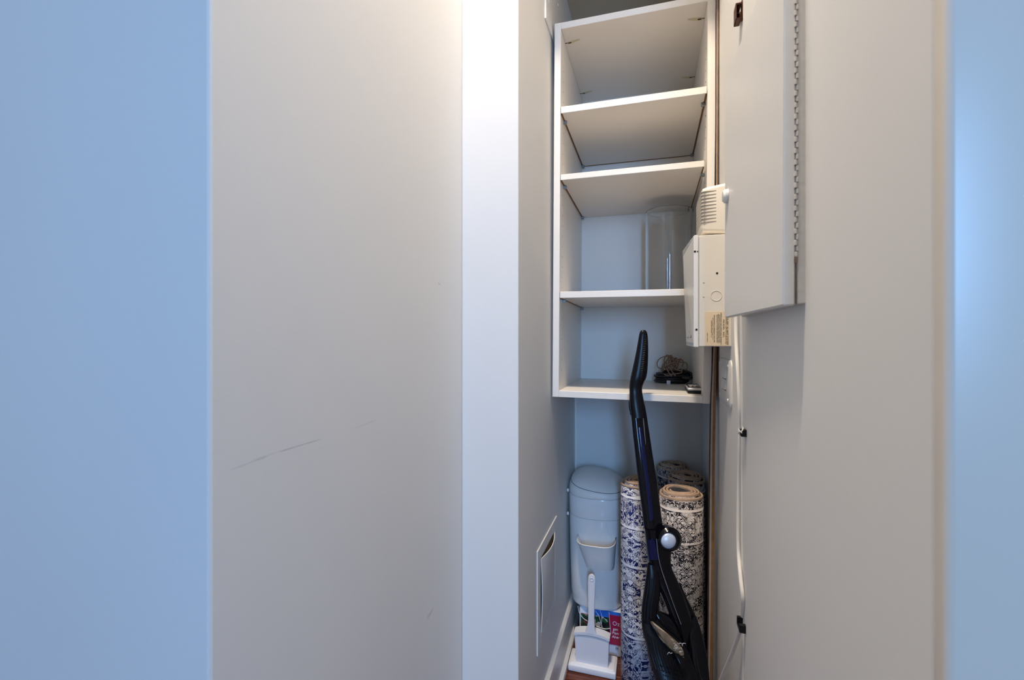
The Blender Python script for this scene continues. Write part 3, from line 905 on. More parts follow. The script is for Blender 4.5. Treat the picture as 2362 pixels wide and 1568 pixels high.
cable('white_cable', 'white cable hanging from the panel and curving away at the bottom',
      [(1697, 690, .006), (1697, 735, .006), (1698, 790, .007), (1702, 860, .008), (1706, 930, .007), (1707, 985, .0055), (1706, 1040, .0055), (1704, 1120, .006), (1703, 1200, .007), (1703.5, 1270, .008),
       (1708, 1330, .009), (1713, 1375, .008), (1713.5, 1410, .006), (1709, 1444, .0055), (1700, 1475, .008), (1683, 1520, .014), (1662, 1568, .022), (1648, 1600, .026)], 0.0032, M['cable_white'])
cable('painted_cable', 'wall-coloured cable running straight down the right wall behind the white one',
      [(1711, 690, .003), (1711, 735, .003), (1712, 860, .003), (1713.5, 985, .003), (1713, 1100, .003), (1713, 1250, .003), (1715.5, 1350, .003), (1717, 1440, .003), (1717, 1568, .003), (1717, 1640, .003)], 0.0030, M['cable_paint'])
for px, py, lab_ in ((1714, 997, 'small black cable clip with white tie, upper of the two'), (1712.5, 1445, 'small black cable clip holding the white cable, lower of the two')):
    p = at_x(px, py, XR - 0.008)
    clip = thing('cable_clip', lab_, 'clip', (XR, p.y, p.z), 'black cable clips')
    bm = bmesh.new()
    hz = 0.0055
    if py < 1200:
        box(bm, XR - 0.0125, XR - 0.0004, p.y - 0.010, p.y + 0.004, p.z - hz, p.z + hz, 0.0012, 2)
    else:
        box(bm, XR - 0.0140, XR - 0.0004, p.y - 0.010, p.y - 0.0035, p.z - hz, p.z + hz + 0.002, 0.0012, 2)
        box(bm, XR - 0.0140, XR - 0.0095, p.y - 0.005, p.y + 0.016, p.z - hz, p.z - 0.001, 0.001, 2)
        box(bm, XR - 0.0140, XR - 0.0004, p.y + 0.011, p.y + 0.016, p.z - hz, p.z + hz + 0.003, 0.001, 2)
    obj('saddle', bm, M['black_plastic'], clip)
    if py < 1200:
        bm = bmesh.new()
        sweep(bm, spline([at_x(1703, 1000, XR - .012), at_x(1706, 996, XR - .014), at_x(1711, 994, XR - .013), at_x(1714, 987, XR - .010), at_x(1712, 984, XR - .008)], 5), 0.0009, 6)
        sweep(bm, spline([at_x(1703, 989, XR - .012), at_x(1706, 993, XR - .014), at_x(1711, 998, XR - .0135)], 5), 0.0008, 6)
        obj('twist_tie', bm, M['cable_white'], clip, smooth=True, label='white tie')

# ------------------------------------------------------------------ access panels on the left closet wall
def lp(px, py, off=0.0): return at_x(px, py, XL + off)
a = lp(1237.5, 1272); b = lp(1237.5, 1514); c = lp(1282.5, 1190)
ay0, ay1, az0, az1 = a.y, c.y, b.z, a.z
acc = thing('access_panel', 'white plastic access panel with a warped flap low on the left wall', 'access panel', (XL, (ay0 + ay1) / 2, az0))
fr = 0.028
bm = bmesh.new()
box(bm, XL, XL + 0.0032, ay0, ay0 + fr, az0, az1, 0.0008, 2)
box(bm, XL, XL + 0.0032, ay1 - fr, ay1, az0, az1, 0.0008, 2)
box(bm, XL, XL + 0.0032, ay0 + fr, ay1 - fr, az1 - fr, az1, 0.0008, 2)
box(bm, XL, XL + 0.0032, ay0 + fr, ay1 - fr, az0, az0 + fr, 0.0008, 2)
obj('surround', bm, M['wall'], acc)
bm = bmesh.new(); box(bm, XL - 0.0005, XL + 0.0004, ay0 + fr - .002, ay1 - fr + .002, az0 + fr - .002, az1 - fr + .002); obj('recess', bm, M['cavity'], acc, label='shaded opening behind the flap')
bm = bmesh.new()
NY, NZ = 10, 8
g0, g1 = [], []
for i in range(NY + 1):
    for j in range(NZ + 1):
        fy, fz = i / NY, j / NZ
        yy = ay0 + fr + 0.004 + fy * (ay1 - ay0 - 2 * fr - 0.010)
        zz = az0 + fr + 0.006 + fz * (az1 - az0 - 2 * fr - 0.008)
        bow = 0.0035 + 0.0105 * math.sin(math.pi * fy) * fz ** 2 + 0.0035 * (1 - fy) * (0.2 + 0.8 * math.sin(math.pi * (1 - fz)))
        g0.append(bm.verts.new((XL + bow, yy, zz))); g1.append(bm.verts.new((XL + bow - 0.002, yy, zz)))
idx = lambda i, j: i * (NZ + 1) + j
for g in (g0, g1):
    for i in range(NY):
        for j in range(NZ): bm.faces.new((g[idx(i, j)], g[idx(i + 1, j)], g[idx(i + 1, j + 1)], g[idx(i, j + 1)]))
edge = [(i, 0) for i in range(NY)] + [(NY, j) for j in range(NZ)] + [(i, NZ) for i in range(NY, 0, -1)] + [(0, j) for j in range(NZ, 0, -1)]
for (i, j), (k, l) in zip(edge, edge[1:] + edge[:1]): bm.faces.new((g0[idx(i, j)], g0[idx(k, l)], g1[idx(k, l)], g1[idx(i, j)]))
obj('flap', bm, M['wall'], acc, smooth=True)

a = lp(1256, 42)
acc2 = thing('blank_cover_plate', 'painted cover plate with screws high on the left wall above the cabinet', 'cover plate', (XL, a.y + 0.1, a.z))
bm = bmesh.new(); box(bm, XL, XL + 0.004, a.y, a.y + 0.26, a.z, a.z + 0.17, 0.0012, 2); obj('plate', bm, M['wall'], acc2)
for px, py in ((1266, 3), (1287, 12)):
    p = lp(px, py, 0.004)
    bm = bmesh.new(); disc(bm, (XL + 0.0038, p.y, p.z), 0.0036, 0.0018, (1, 0, 0), 12, 0.0008); obj('screw', bm, M['knob'], acc2, smooth=True)

# ------------------------------------------------------------------ wrapped package under the pail
pc = Vector((-0.158, 1.425, 0.0))
PK0, PK1 = 1.356, 1.505
pxl, pxr = at_y(1336, 1420, PK0).x, -0.072
pk = thing('wrapped_package', 'shrink-wrapped package with blue and crimson print under the white pail', 'package', ((pxl + pxr) / 2, 1.43, 0))
pkh = 0.131
bm = bmesh.new(); box(bm, pxl, pxr, PK0, PK1, 0.0005, pkh, 0.006, 3); obj('carton', bm, M['white_print'], pk, smooth=True)


def patch(name, x0p, x1p, y0p, y1p, mat, off=0.0012, label=None, parent=None):
    p, q = at_y(x0p, y1p, PK0), at_y(x1p, y0p, PK0)
    bm = bmesh.new(); box(bm, p.x, q.x, PK0 - off, PK0 + 0.002, max(p.z, 0.003), min(q.z, pkh - 0.001)); return obj(name, bm, mat, parent or pk, label=label)


patch('sky_print', 1358, 1450, 1400, 1430, M['blue_print'], 0.0010)
patch('photo_print', 1340, 1405, 1424, 1462, M['photo_print'], 0.0014)
ban = patch('crimson_banner', 1404, 1450, 1424, 1484, M['red_print'], 0.0014)
for s, px, py, h, mm in (('Oz', 1421, 1438, 0.017, 'purple_print'), ('gen', 1420, 1450.5, 0.0105, 'white_print'), ('Plam', 1420, 1459.5, 0.0100, 'white_print'), ('Aher', 1420.5, 1468.5, 0.0105, 'white_print'), ('38', 1423, 1494, 0.009, 'ink')):
    t = text_mesh(s, h, 0.0003); p = at_y(px, py, PK0)
    bm = bmesh.new(); merge(bm, t, 0, Matrix(((1, 0, 0, p.x), (0, 0, -1, PK0 - 0.0018), (0, 1, 0, p.z), (0, 0, 0, 1))))
    obj('lettering', bm, M[mm], ban)
bm = bmesh.new()  # opaque white strokes stand in for glints on the clear wrap
for pts in ([(1373, 1408), (1381, 1420), (1386, 1436), (1390, 1448)], [(1384, 1406), (1388, 1422), (1387, 1446)], [(1405, 1412), (1407, 1440), (1409, 1462)], [(1333, 1398), (1336, 1412), (1345, 1425), (1355, 1432)], [(1375, 1444), (1395, 1450), (1408, 1449)]):
    P = spline([at_y(a, b, PK0 - 0.003) for a, b in pts], 5)
    sweep(bm, P, [(0.0016, 0.0008)] * len(P), 6)
obj('film_highlights', bm, M['white_print'], pk, smooth=True, label='white strokes for the highlights on the clear film')

# ------------------------------------------------------------------ white pail
PCX, PCY, PA, PB = -0.1575, 1.4185, 0.0855, 0.083
pz0 = pkh + 0.0008
pail = thing('litter_pail', 'white plastic pail with domed lid and front pocket against the left wall', 'pail', (PCX, PCY, pz0))


def sup(cx, cy, a, b, z, n=48, p=2.5, tilt=None):
    out = []
    for k in range(n):
        t = 2 * math.pi * k / n
        c, s = math.cos(t), math.sin(t)
        x = a * math.copysign(abs(c) ** (2 / p), c); y_ = b * math.copysign(abs(s) ** (2 / p), s)
        zz = z if tilt is None else z + tilt[0] * x + tilt[1] * y_
        out.append(Vector((cx + x, cy + y_, zz)))
    return out


zr2 = at_y(1377, 1200, PCY - PB).z      # seam body / collar
zr1 = at_y(1377, 1153, PCY - PB).z      # seam collar / lid
bm = bmesh.new()
loft(bm, [sup(PCX, PCY, PA * .80, PB * .80, pz0), sup(PCX, PCY, PA * .865, PB * .865, pz0 + 0.003), sup(PCX, PCY, PA * .90, PB * .90, pz0 + 0.010), sup(PCX, PCY, PA * .905, PB * .905, pz0 + 0.026),
          sup(PCX, PCY, PA * .925, PB * .925, pz0 + 0.030), sup(PCX, PCY, PA * .955, PB * .955, pz0 + 0.11), sup(PCX, PCY, PA * .99, PB * .99, zr2 - 0.004), sup(PCX, PCY, PA * .985, PB * .985, zr2 - 0.0015), sup(PCX, PCY, PA * .96, PB * .96, zr2 - 0.0010)])
obj('body', bm, M['pail'], pail, smooth=True)
bm = bmesh.new()
loft(bm, [sup(PCX, PCY, PA * .965, PB * .965, zr2 - 0.0012), sup(PCX, PCY, PA * .985, PB * .985, zr2), sup(PCX, PCY, PA * .995, PB * .995, zr2 + 0.003), sup(PCX, PCY, PA, PB, zr1 - 0.003), sup(PCX, PCY, PA * .99, PB * .99, zr1 - 0.0008), sup(PCX, PCY, PA * .965, PB * .965, zr1 - 0.0005)])
obj('collar', bm, M['pail'], pail, smooth=True)
ztop = at_depth(1370, 1084, 1.42).z
H = ztop - zr1
bm = bmesh.new()
tl = (-0.10, 0.14)
rs = [sup(PCX, PCY, PA * .965, PB * .965, zr1 - 0.0007), sup(PCX, PCY, PA * .99, PB * .99, zr1 + 0.0006), sup(PCX, PCY, PA, PB, zr1 + 0.004)]
for q, rr in ((0.16, 1.0), (0.34, .975), (0.50, .93)):
    rs.append(sup(PCX, PCY, PA * rr, PB * rr, zr1 + 0.006 + H * q * 0.9, tilt=(tl[0] * q * 2, tl[1] * q * 2)))
for q, rr in ((0.64, .86), (0.78, .72), (0.90, .50), (0.965, .26), (0.985, .1)):
    rs.append(sup(PCX, PCY, PA * rr, PB * rr, zr1 + 0.004 + H * q * 0.94, tilt=(tl[0] * 1.1, tl[1] * 1.1)))
loft(bm, rs)
obj('lid', bm, M['pail_lid'], pail, smooth=True)
# seam line around the lid flap
bm = bmesh.new()
r0 = sup(PCX, PCY, PA * .935, PB * .935, zr1 + 0.006 + H * .49 * 0.9, tilt=(tl[0] * .98, tl[1] * .98))
sweep(bm, r0, 0.0010, 5, closed=True)
obj('lid_seam', bm, M['seam'], pail, smooth=True)
# latch bumps on the left side
for py in (1126, 1179):
    z = at_y(1312, py, PCY - 0.03).z
    bm = bmesh.new(); disc(bm, (PCX - PA * 0.955, PCY - 0.045, z), 0.0050, 0.006, (-1, -0.3, 0), 12, 0.002); obj('latch_bump', bm, M['pail'], pail, smooth=True)
# raised front panel above the pocket
bm = bmesh.new()
yf = PCY - PB
rows = []
for z, x0p, x1p, yo in ((zr2 - 0.004, 1351, 1397, 0.0012), (at_y(1377, 1222, yf).z, 1351, 1400, 0.0014), (at_y(1377, 1246, yf).z, 1347, 1412, 0.0014)):
    xa, xb = at_y(x0p, 1220, yf).x, at_y(x1p, 1220, yf).x
    row = []
    for k in range(9):
        x = xa + (xb - xa) * k / 8
        f_ = (zr2 - z) / (zr2 - pz0)
        sc = .99 - 0.035 * f_ / 0.75
        yy = PCY - PB * sc * max(0.0, 1 - (abs(x - PCX) / (PA * sc)) ** 2.5) ** (1 / 2.5)
        row.append(Vector((x, yy - yo, z)))
    rows.append(row + [p + Vector((0, 0.003, 0)) for p in reversed(row)])
loft(bm, rows)
obj('front_panel', bm, M['pail'], pail, smooth=True)
# scoop pocket
def cup(z, xa, xb, d, n=20, inset=0.0):
    out = []
    cx_, hw_ = (xa + xb) / 2, (xb - xa) / 2 - inset
    for k in range(n + 1):
        t = math.pi * k / n
        c, s = math.cos(t), math.sin(t)
        out.append(Vector((cx_ - hw_ * math.copysign(abs(c) ** 0.55, c), yf + 0.006 - (d - inset) * abs(s) ** 0.6, z)))
    out += [Vector((cx_ + hw_, yf + 0.016, z)), Vector((cx_ - hw_, yf + 0.016, z))]
    return out


dpk = 0.066
YK = yf - dpk
zt = at_y(1377, 1240, yf).z
zb = at_y(1380, 1321, yf - 0.045).z
xa_t, xb_t = at_y(1331, 1250, yf - .012).x, at_y(1421, 1250, yf - .012).x
xa_b, xb_b = at_y(1350, 1320, yf - .03).x, at_y(1415, 1320, yf - .03).x
bm = bmesh.new()
mix = lambda a, b, t: a + (b - a) * t
rings = []
for t, d in ((1.0, 0.036), (0.97, 0.042), (0.8, 0.047), (0.4, 0.058), (0.06, 0.065), (0.0, 0.067)):
    rings.append(cup(mix(zt, zb, t), mix(xa_t, xa_b, t), mix(xb_t, xb_b, t), d))
rings.append(cup(zt + 0.0010, xa_t + .0012, xb_t - .0012, 0.0658))
for t, d in ((0.04, 0.0655), (0.5, 0.056), (0.93, 0.043)):
    rings.append(cup(mix(zt, zb, t), mix(xa_t, xa_b, t), mix(xb_t, xb_b, t), d, inset=0.0025))
loft(bm, rings)
obj('pocket', bm, M['pail_cup'], pail, smooth=True, label='open scoop pocket on the front')

# ------------------------------------------------------------------ scoop stand and scoop
SX0, SX1, SY0, SY1 = -0.2225, -0.0925, 1.2635, 1.335
st = thing('scoop_stand', 'white plastic stand holding the litter scoop on the floor', 'stand', ((SX0 + SX1) / 2, 1.30, 0))
bm = bmesh.new(); box(bm, SX0, SX1, SY0, SY1, 0.0005, 0.020, 0.004, 3); obj('tray', bm, M['stand'], st, smooth=True)
bm = bmesh.new(); box(bm, SX0 + 0.004, SX1 - 0.004, SY0 + 0.005, SY1 - 0.004, 0.017, 0.0225, 0.003, 3); obj('tray_rim', bm, M['stand'], st, smooth=True)

bxa, bxb = at_y(1326, 1490, 1.280).x, at_y(1405, 1490, 1.280).x
sc = thing('litter_scoop', 'white long-handled scoop standing in the stand in front of the pail', 'scoop', ((bxa + bxb) / 2, 1.29, 0.0229))
zb0 = 0.0230
zt_l = at_y(1326, 1460, 1.278).z; zt_r = at_y(1405, 1476, 1.278).z
bm = bmesh.new()
nn = 14
top = []
for k in range(nn + 1):
    f_ = k / nn
    top.append((bxa + (bxb - bxa) * f_, zt_l + (zt_r - zt_l) * f_ * 0.35 + 0.006 * math.sin(math.pi * f_)))
outline = [(bxa + 0.004, zb0), (bxb - 0.003, zb0)] + [(x, z) for x, z in reversed(top)]
F1 = [Vector((x, 1.2760, z)) for x, z in outline]; F2 = [Vector((x, 1.3030, z)) for x, z in outline]
loft(bm, [F1, F2])
obj('blade', bm, M['scoop'], sc)
# upper lip, a curved band with a dark slit beneath it
bm = bmesh.new()
lip = []
for k in range(nn + 1):
    f_ = k / nn
    x = bxa - 0.002 + (bxb - bxa + 0.004) * f_
    z = zt_l + (zt_r - zt_l) * f_ * 0.35 + 0.006 * math.sin(math.pi * f_)
    lip.append([Vector((x, 1.2735, z - 0.002)), Vector((x, 1.2735, z + 0.0060 - 0.002 * abs(2 * f_ - 1) ** 3)), Vector((x, 1.3040, z + 0.0050 - 0.003 * abs(2 * f_ - 1) ** 3)), Vector((x, 1.3040, z - 0.002))])
loft(bm, lip)
obj('lip', bm, M['scoop'], sc, smooth=True)
bm = bmesh.new()
P = [Vector((x, 1.2752, z - 0.0024)) for x, z in top[1:-1]]
sweep(bm, P, [(0.0011, 0.0011)] * len(P), 6)
obj('slit', bm, M['seam'], sc)
# handle
hp = [(1363, 1460, 1.277, .017), (1363.5, 1448, 1.277, .011), (1364, 1430, 1.2775, .0085), (1364, 1400, 1.278, .0088), (1364.5, 1360, 1.279, .0100), (1365, 1340, 1.2795, .0105), (1365, 1331, 1.280, .0098), (1365, 1326.5, 1.280, .0072), (1365, 1324.5, 1.280, .0030)]
bm = bmesh.new()
pts = [at_y(a, b, yy) for a, b, yy, r in hp]
for p in pts: p.y -= 0.0
sweep(bm, pts, [(r, 0.0042) for _, _, _, r in hp], 14, power=3, up=(0, 1, 0))
obj('handle', bm, M['scoop'], sc, smooth=True)
p = at_y(1365, 1336, 1.2753)
bm = bmesh.new()
sweep(bm, [(p.x + 0.0042 * math.cos(a), p.y, p.z + 0.0042 * math.sin(a)) for a in [2 * math.pi * k / 20 for k in range(20)]], 0.0009, 6, closed=True)
obj('hang_ring', bm, M['scoop'], sc, smooth=True)

# ------------------------------------------------------------------ rolled rugs
def rug(px, py, fw, R, turns, inner, seed, ink, ground, label, end, hand=1, tele=0.010, ov=1.0, z0=0.2, z1=0.3):
    start = math.radians(end) - hand * 2 * math.pi * turns      # the loose outer end faces away
    c = at_depth(px, py, fw); cx_, cy_, zt = c.x, c.y, c.z
    root = thing('rolled_rug', label, 'rug', (cx_, cy_, 0), 'rolled rugs')
    th = 0.0064
    pitch = (R - th / 2 - inner) / turns
    n = int(turns * 44)
    path = []
    L = 0
    prev = None
    for i in range(n + 1):
        f_ = i / n
        a = start + hand * 2 * math.pi * turns * f_
        r = inner + pitch * turns * f_ + 0.0007 * math.sin(3 * a + seed)
        p = Vector((cx_ + r * math.cos(a), cy_ + r * math.sin(a) * ov, 0))
        if prev is not None: L += (p - prev).length
        prev = p
        lay = turns * (1 - f_)             # turns from the outside
        z = zt - tele * min(1.0, max(0.0, (1.0 - lay) / 0.16)) - (0.003 * math.sin(a * 2 + seed)) * 0.4
        path.append((p, L, z, Vector((math.cos(a), math.sin(a) * ov, 0))))
    bm = bmesh.new(); uvl = bm.loops.layers.uv.new('UVMap')
    zl = [0.0, 0.18, 0.36, None]
    rows_o, rows_i = [], []
    for p, l, z, nr in path:
        o_ = [bm.verts.new((p.x + nr.x * th / 2, p.y + nr.y * th / 2, (z - 0.006) if q is None else 0.001 + q)) for q in zl]
        i_ = [bm.verts.new((p.x - nr.x * th / 2, p.y - nr.y * th / 2, (z - 0.006) if q is None else 0.001 + q)) for q in zl]
        rows_o.append(o_); rows_i.append(i_)
    for k in range(n):
        for rows, mi in ((rows_o, 0), (rows_i, 1)):
            for j in range(3):
                f = bm.faces.new((rows[k][j], rows[k + 1][j], rows[k + 1][j + 1], rows[k][j + 1])); f.material_index = mi; f.smooth = True
                for lp_, (kk, jj) in zip(f.loops, ((k, j), (k + 1, j), (k + 1, j + 1), (k, j + 1))):
                    lp_[uvl].uv = (path[kk][1] * hand, rows[kk][jj].co.z + (0.542 - zt) + (0.0 if jj < 3 else zt - path[kk][2]))
        for j in (0, 3):
            f = bm.faces.new((rows_o[k][j], rows_i[k][j], rows_i[k + 1][j], rows_o[k + 1][j])); f.material_index = 1
    for k in (0, n):
        for j in range(3):
            f = bm.faces.new((rows_o[k][j], rows_o[k][j + 1], rows_i[k][j + 1], rows_i[k][j])); f.material_index = 1
    me_mats = [rug_mat('rug_print_%d' % seed, seed, ink, ground, z0, z1), M['rug_back']]
    obj('carpet', bm, me_mats, root)
    bm = bmesh.new()
    sweep(bm, [Vector((p.x, p.y, z - 0.0045)) for p, l, z, nr in path], [(th * 0.53, 0.0050)] * len(path), 8, power=2.0)
    obj('edge_binding', bm, M['binding'], root, smooth=True, label='tan edge binding')
    return root


rug(1568.5, 1128, 1.135, 0.0550, 3.7, 0.0235, 1, (0.010, 0.010, 0.016), (0.72, 0.66, 0.63), 'rolled rug nearest the front, black and white print, behind the vacuum', 75, 1, 0.0075, z0=0.05, z1=0.235)
rug(1476, 1106, 1.216, 0.0525, 4.0, 0.0120, 2, (0.006, 0.014, 0.10), (0.76, 0.76, 0.79), 'rolled rug with navy print between the pail and the vacuum', 80, -1, 0.007, z0=0.150, z1=0.330)
rug(1581, 1093, 1.290, 0.0545, 4.0, 0.0130, 3, (0.010, 0.010, 0.018), (0.66, 0.61, 0.60), 'rolled rug against the right wall, second from the front', 100, 1, 0.008, z0=0.1, z1=0.4)
rug(1554, 1068, 1.402, 0.0500, 3.6, 0.0160, 4, (0.012, 0.014, 0.026), (0.64, 0.61, 0.60), 'rolled rug at the very back, partly behind the others', 60, -1, 0.008, z0=0.1, z1=0.2)

# ------------------------------------------------------------------ stick vacuum
VF = lambda py: 1.075 if py < 900 else 1.075 - 0.06 * (py - 900) / 400      # distance from the camera plane
vac = thing('stick_vacuum', 'glossy black stick vacuum with silver pivot button leaning in front of the rugs', 'vacuum', at_z(1600, 1790, 0.0))
vac_n = Vector((-s_, c_, 0))


def limb(rows, depth=0.9, off=0.0, n=16, power=2.6, sub=5, fwf=None, squash=None):
    """rows of (y pixel, left edge, right edge): a tapering moulded limb with real thickness"""
    C, R_ = [], []
    for y_, a, b in rows:
        fw = (fwf or VF)(y_) + off
        C.append(at_depth((a + b) / 2, y_, fw))
        R_.append(Vector(((b - a) / 2 * fw / F, 0, 0)))
    C = spline(C, sub); R_ = spline(R_, sub)
    bm = bmesh.new()
    rings = []
    rt = Vector((c_, s_, 0))
    for i, (p, r) in enumerate(zip(C, R_)):
        w_ = max(r.x, 0.0004); d_ = squash if squash else w_ * depth
        ring = []
        for k in range(n):
            a = 2 * math.pi * k / n
            ca, sa = math.cos(a), math.sin(a)
            e = 2 / power
            ring.append(p + rt * (w_ * math.copysign(abs(ca) ** e, ca)) + vac_n * (d_ * math.copysign(abs(sa) ** e, sa)))
        rings.append(ring)
    loft(bm, rings)
    return bm


# upper grip and neck
obj('grip', limb([(761, 1481, 1488), (763, 1478, 1490), (770, 1475, 1493), (790, 1471.5, 1494.5), (820, 1466, 1494.5), (850, 1459.5, 1493), (870, 1455, 1490), (882, 1453, 1485), (893, 1452, 1481), (905, 1452, 1481), (925, 1452, 1485), (945, 1454, 1489), (962, 1456.5, 1491.5)], 0.75), M['grip_black'], vac, smooth=True)
# ribbed pad on the grip: small raised ribs down the right face
gp = None
for i in range(26):
    t = i / 25
    y_ = 775 + 105 * t
    xc = 1489.5 - 10.5 * t ** 1.6
    fw = VF(y_)
    wdt = 0.0025 + 0.002 * math.sin(math.pi * t)
    p = at_depth(xc, y_, fw - 0.0135)
    bm = bmesh.new(); sweep(bm, [p + Vector((-wdt, 0, 0.0003)), p + Vector((0, -0.001, 0)), p + Vector((wdt * 0.6, 0.001, -0.0003))], 0.0006, 5)
    obj('grip_rib', bm, M['grip_black'], vac)
bm = limb([(925, 1450.5, 1455), (940, 1450.8, 1456), (957, 1454, 1458)], 1.6); obj('trigger_cover', bm, M['black_plastic'], vac, smooth=True)
# telescopic wand
obj('wand', limb([(950, 1455.5, 1490), (1000, 1460, 1497.5), (1040, 1464.5, 1503.5), (1090, 1470, 1511.5), (1140, 1476, 1518.5), (1190, 1482.5, 1525), (1225, 1486.5, 1530), (1250, 1490, 1533)], 0.55, power=3.2), M['gloss_black'], vac, smooth=True)
obj('wand_sheen_inlay', limb([(985, 1471, 1480), (1040, 1477, 1489), (1090, 1484, 1496.5), (1140, 1490, 1504), (1185, 1495, 1508.5), (1200, 1497, 1506)], 0.3, off=-0.0082, squash=0.0030), M['navy_sheen'], vac, smooth=True)  # strip coloured navy to paint in the wand's blue highlight
bm = limb([(905, 1473, 1474.5), (925, 1476.5, 1478), (950, 1481.5, 1483), (1040, 1490.5, 1491.8), (1140, 1504.8, 1506), (1190, 1509.5, 1510.8), (1215, 1513, 1514.5), (1226, 1520, 1523)], 0.8, off=-0.0094)
obj('parting_line', bm, M['seam'], vac, smooth=True)
# pivot housing and button
pc_ = at_depth(1543, 1241, 1.004)
toCam = (-vac_n + Vector((0.0, 0, 0.12))).normalized()
bm = bmesh.new(); disc(bm, pc_ - toCam * 0.014, 0.0252, 0.028, toCam, 40, 0.006, dome=0.0005); obj('pivot_housing', bm, M['gloss_black'], vac, smooth=True)
pb = at_depth(1541, 1246, 0.992)
bm = bmesh.new(); disc(bm, pb - toCam * 0.006, 0.0162, 0.012, toCam, 36, 0.003, dome=0.003); obj('pivot_button', bm, M['button'], vac, smooth=True, label='round pale silver button')
bm = bmesh.new()
sd = toCam.cross(Vector((0, 0, 1))).normalized(); uu = sd.cross(toCam)
P = [pb + toCam * 0.0035 + (sd * math.cos(a) + uu * math.sin(a)) * 0.0180 for a in [2 * math.pi * k / 40 for k in range(40)]]
sweep(bm, P, 0.0014, 6, closed=True); obj('button_ring', bm, M['black_plastic'], vac, smooth=True)
# lower stem, running down to the right (behind the hand loop)
LF = lambda py: 1.02 if py < 1250 else 1.02 - 0.045 * (py - 1250) / 320
obj('stem', limb([(1218, 1486, 1536), (1245, 1489, 1548), (1270, 1492, 1547), (1295, 1496, 1546.5), (1315, 1501, 1552), (1345, 1512, 1566), (1370, 1524, 1576), (1400, 1536, 1586), (1430, 1548, 1596), (1470, 1562, 1608), (1520, 1576, 1622), (1580, 1590, 1634), (1700, 1600, 1650)], 0.50, power=3, fwf=LF), M['gloss_black'], vac, smooth=True)
obj('stem_sheen_inlay', limb([(1244, 1494, 1513), (1270, 1496, 1516), (1290, 1498, 1519)], 0.3, off=-0.0126, squash=0.003, fwf=LF), M['navy_sheen'], vac, smooth=True)  # blue highlight of the stem put into the colour
obj('stem_ridge', limb([(1300, 1518, 1522), (1330, 1527, 1533), (1360, 1538, 1547), (1400, 1553, 1563), (1440, 1566, 1576), (1490, 1578, 1586)], 0.6, off=-0.0115, fwf=LF), M['gloss_black'], vac, smooth=True)
bm = limb([(1243, 1513.5, 1515), (1280, 1517.5, 1519), (1310, 1524, 1525.5), (1345, 1535.5, 1537.5), (1390, 1551.5, 1553), (1440, 1570.5, 1572)], 0.8, off=-0.0150, fwf=LF)
obj('parting_line', bm, M['seam'], vac, smooth=True)
# right rail behind the stem
obj('side_rail', limb([(1345, 1562, 1570), (1370, 1568, 1580), (1400, 1578, 1595), (1430, 1588, 1610), (1441, 1592, 1613)], 0.7, off=0.014, fwf=LF), M['gloss_black'], vac, smooth=True)
obj('rail_cap', limb([(1433.5, 1594, 1611.5), (1437, 1594, 1612.5)], 0.7, off=0.011, fwf=LF), M['silver'], vac, smooth=True)
# hand loop on the left
HF = lambda py: LF(py) - 0.004
obj('hand_loop', limb([(1300, 1494, 1512), (1320, 1492, 1520), (1345, 1488.5, 1522), (1370, 1485, 1521.5), (1395, 1481.5, 1517), (1415, 1480, 1514.5), (1440, 1480.5, 1514), (1470, 1484, 1520)], 0.75, fwf=HF), M['grip_black'], vac, smooth=True)
for dx in (0, 7, 14):
    obj('loop_groove', limb([(1335, 1496 + dx, 1498 + dx), (1365, 1492.5 + dx, 1495 + dx), (1400, 1487 + dx, 1489.5 + dx), (1430, 1486 + dx, 1488.5 + dx)], 0.6, off=-0.0125, fwf=HF), M['black_plastic'], vac, smooth=True)
# bridge joining loop and stem
obj('loop_bridge', limb([(1409, 1508, 1522), (1416, 1508, 1540), (1425, 1509, 1556), (1440, 1512, 1572), (1470, 1524, 1590)], 0.4, off=0.006, fwf=HF), M['gloss_black'], vac, smooth=True)
# hand-vac body with dust cup
BF = lambda py: 0.985 - 0.05 * (py - 1440) / 130
obj('body', limb([(1418, 1483, 1512), (1440, 1481, 1530), (1460, 1483.5, 1552), (1490, 1491, 1582), (1520, 1497.5, 1596), (1568, 1513, 1612), (1620, 1530, 1625), (1680, 1548, 1632)], 0.42, fwf=BF), M['grip_black'], vac, smooth=True)
cupw = limb([(1433, 1499.5, 1504), (1440, 1502, 1513), (1455, 1511, 1533), (1470, 1521, 1553), (1485, 1534, 1568), (1500, 1549, 1577), (1510, 1562, 1579), (1515, 1570, 1576)], 0.3, off=-0.018, squash=0.012, fwf=BF)
cupo = obj('dust_cup', cupw, M['smoke_clear'], vac, smooth=True, label='smoky clear dust cup window')
bm = limb([(1436, 1502, 1508), (1455, 1516, 1532), (1475, 1530, 1556), (1495, 1550, 1573), (1508, 1564, 1576)], 0.3, off=-0.020, squash=0.005, fwf=BF)
obj('filter', bm, M['filter_felt'], cupo, smooth=True, label='tan filter inside the cup')
bm = bmesh.new()
random.seed(5)
for i in range(16):
    a = (1549 + random.uniform(0, 26), 1474 + random.uniform(-4, 32)); 
    if a[1] < 1474 + (a[0] - 1556) * 0.2: continue
    d1, d2 = random.uniform(-6, 6), random.uniform(-3, 3)
    fw = BF(a[1]) - 0.0345
    q = [a[0], a[1]]; P = []
    for _ in range(5):
        P.append(at_depth(q[0], q[1], fw + random.uniform(-0.0008, 0.0008)))
        q[0] += d1 * 0.4 + random.uniform(-2, 2); q[1] += random.uniform(-3, 3)
    sweep(bm, spline(P, 3), 0.00055, 5)
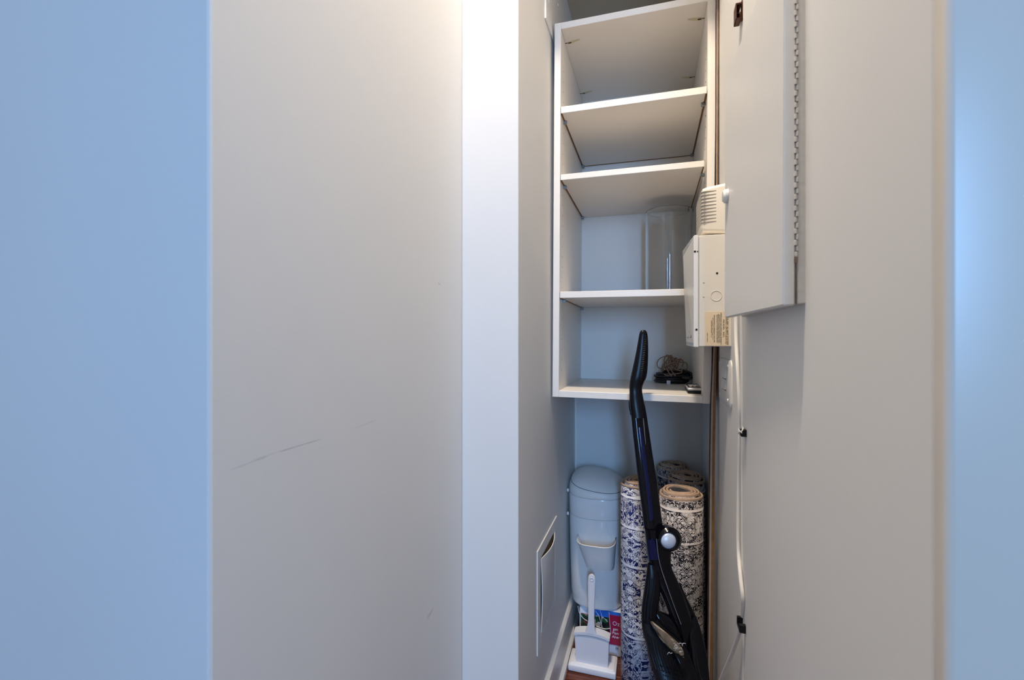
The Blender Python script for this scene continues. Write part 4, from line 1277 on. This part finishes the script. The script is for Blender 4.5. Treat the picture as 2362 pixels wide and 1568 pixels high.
o = obj('dust_lint', bm, M['dust'], cupo); o['kind'] = 'stuff'
obj('cup_latch', limb([(1508, 1556, 1566), (1515, 1559, 1573), (1524, 1563, 1578), (1534, 1568, 1579), (1540, 1572, 1577)], 0.5, off=-0.025, fwf=BF), M['gloss_black'], vac, smooth=True)
# ribs of the dust-cup housing
for i in range(9):
    q = i / 8
    x0_ = 1494 + 62 * q; y0_ = 1462 + 58 * q
    ln = 80 - 30 * q
    off = -0.0215 - 0.0085 * math.sin(math.pi * min(1, q * .8 + .15))
    obj('housing_rib', limb([(y0_, x0_ - 1.2, x0_ + 1.2), (y0_ + ln * .5, x0_ + 7, x0_ + 9.6), (y0_ + ln, x0_ + 19, x0_ + 21.4)], 0.7, off=off, fwf=BF, n=8), M['gloss_black'], vac, smooth=True)
for i in range(11):
    for j in range(4):
        x0_, y0_ = 1530 + i * 5.0 + j * 4 - 8, 1534 + i * 1.6 + j * 11
        p = at_depth(x0_, y0_, BF(y0_) - 0.036)
        if j == 3 and i > 8: continue
        bm = bmesh.new(); disc(bm, p, 0.0011, 0.0026, toCam, 8, 0.0006); obj('vent_dimple', bm, M['gloss_black'], vac)
# right flank and floor head (below the frame)
obj('motor_housing', limb([(1425, 1596, 1606), (1440, 1592, 1613), (1465, 1588, 1620), (1495, 1590, 1627.5), (1525, 1592, 1632), (1568, 1596, 1636), (1640, 1600, 1640), (1720, 1604, 1640)], 0.55, off=0.006, fwf=BF), M['gloss_black'], vac, smooth=True)
hd = at_z(1590, 1790, 0.0)
bm = bmesh.new(); box(bm, hd.x - 0.115, 0.140, hd.y - 0.07, hd.y + 0.045, 0.002, 0.055, 0.012, 3); obj('floor_head', bm, M['gloss_black'], vac, smooth=True)
bm = bmesh.new(); sweep(bm, [at_depth(1612, 1690, 0.94), Vector((hd.x + 0.005, hd.y, 0.14)), Vector((hd.x, hd.y - 0.005, 0.045))], [(0.028, 0.026), (0.026, 0.024), (0.022, 0.02)], 16); obj('neck', bm, M['gloss_black'], vac, smooth=True)
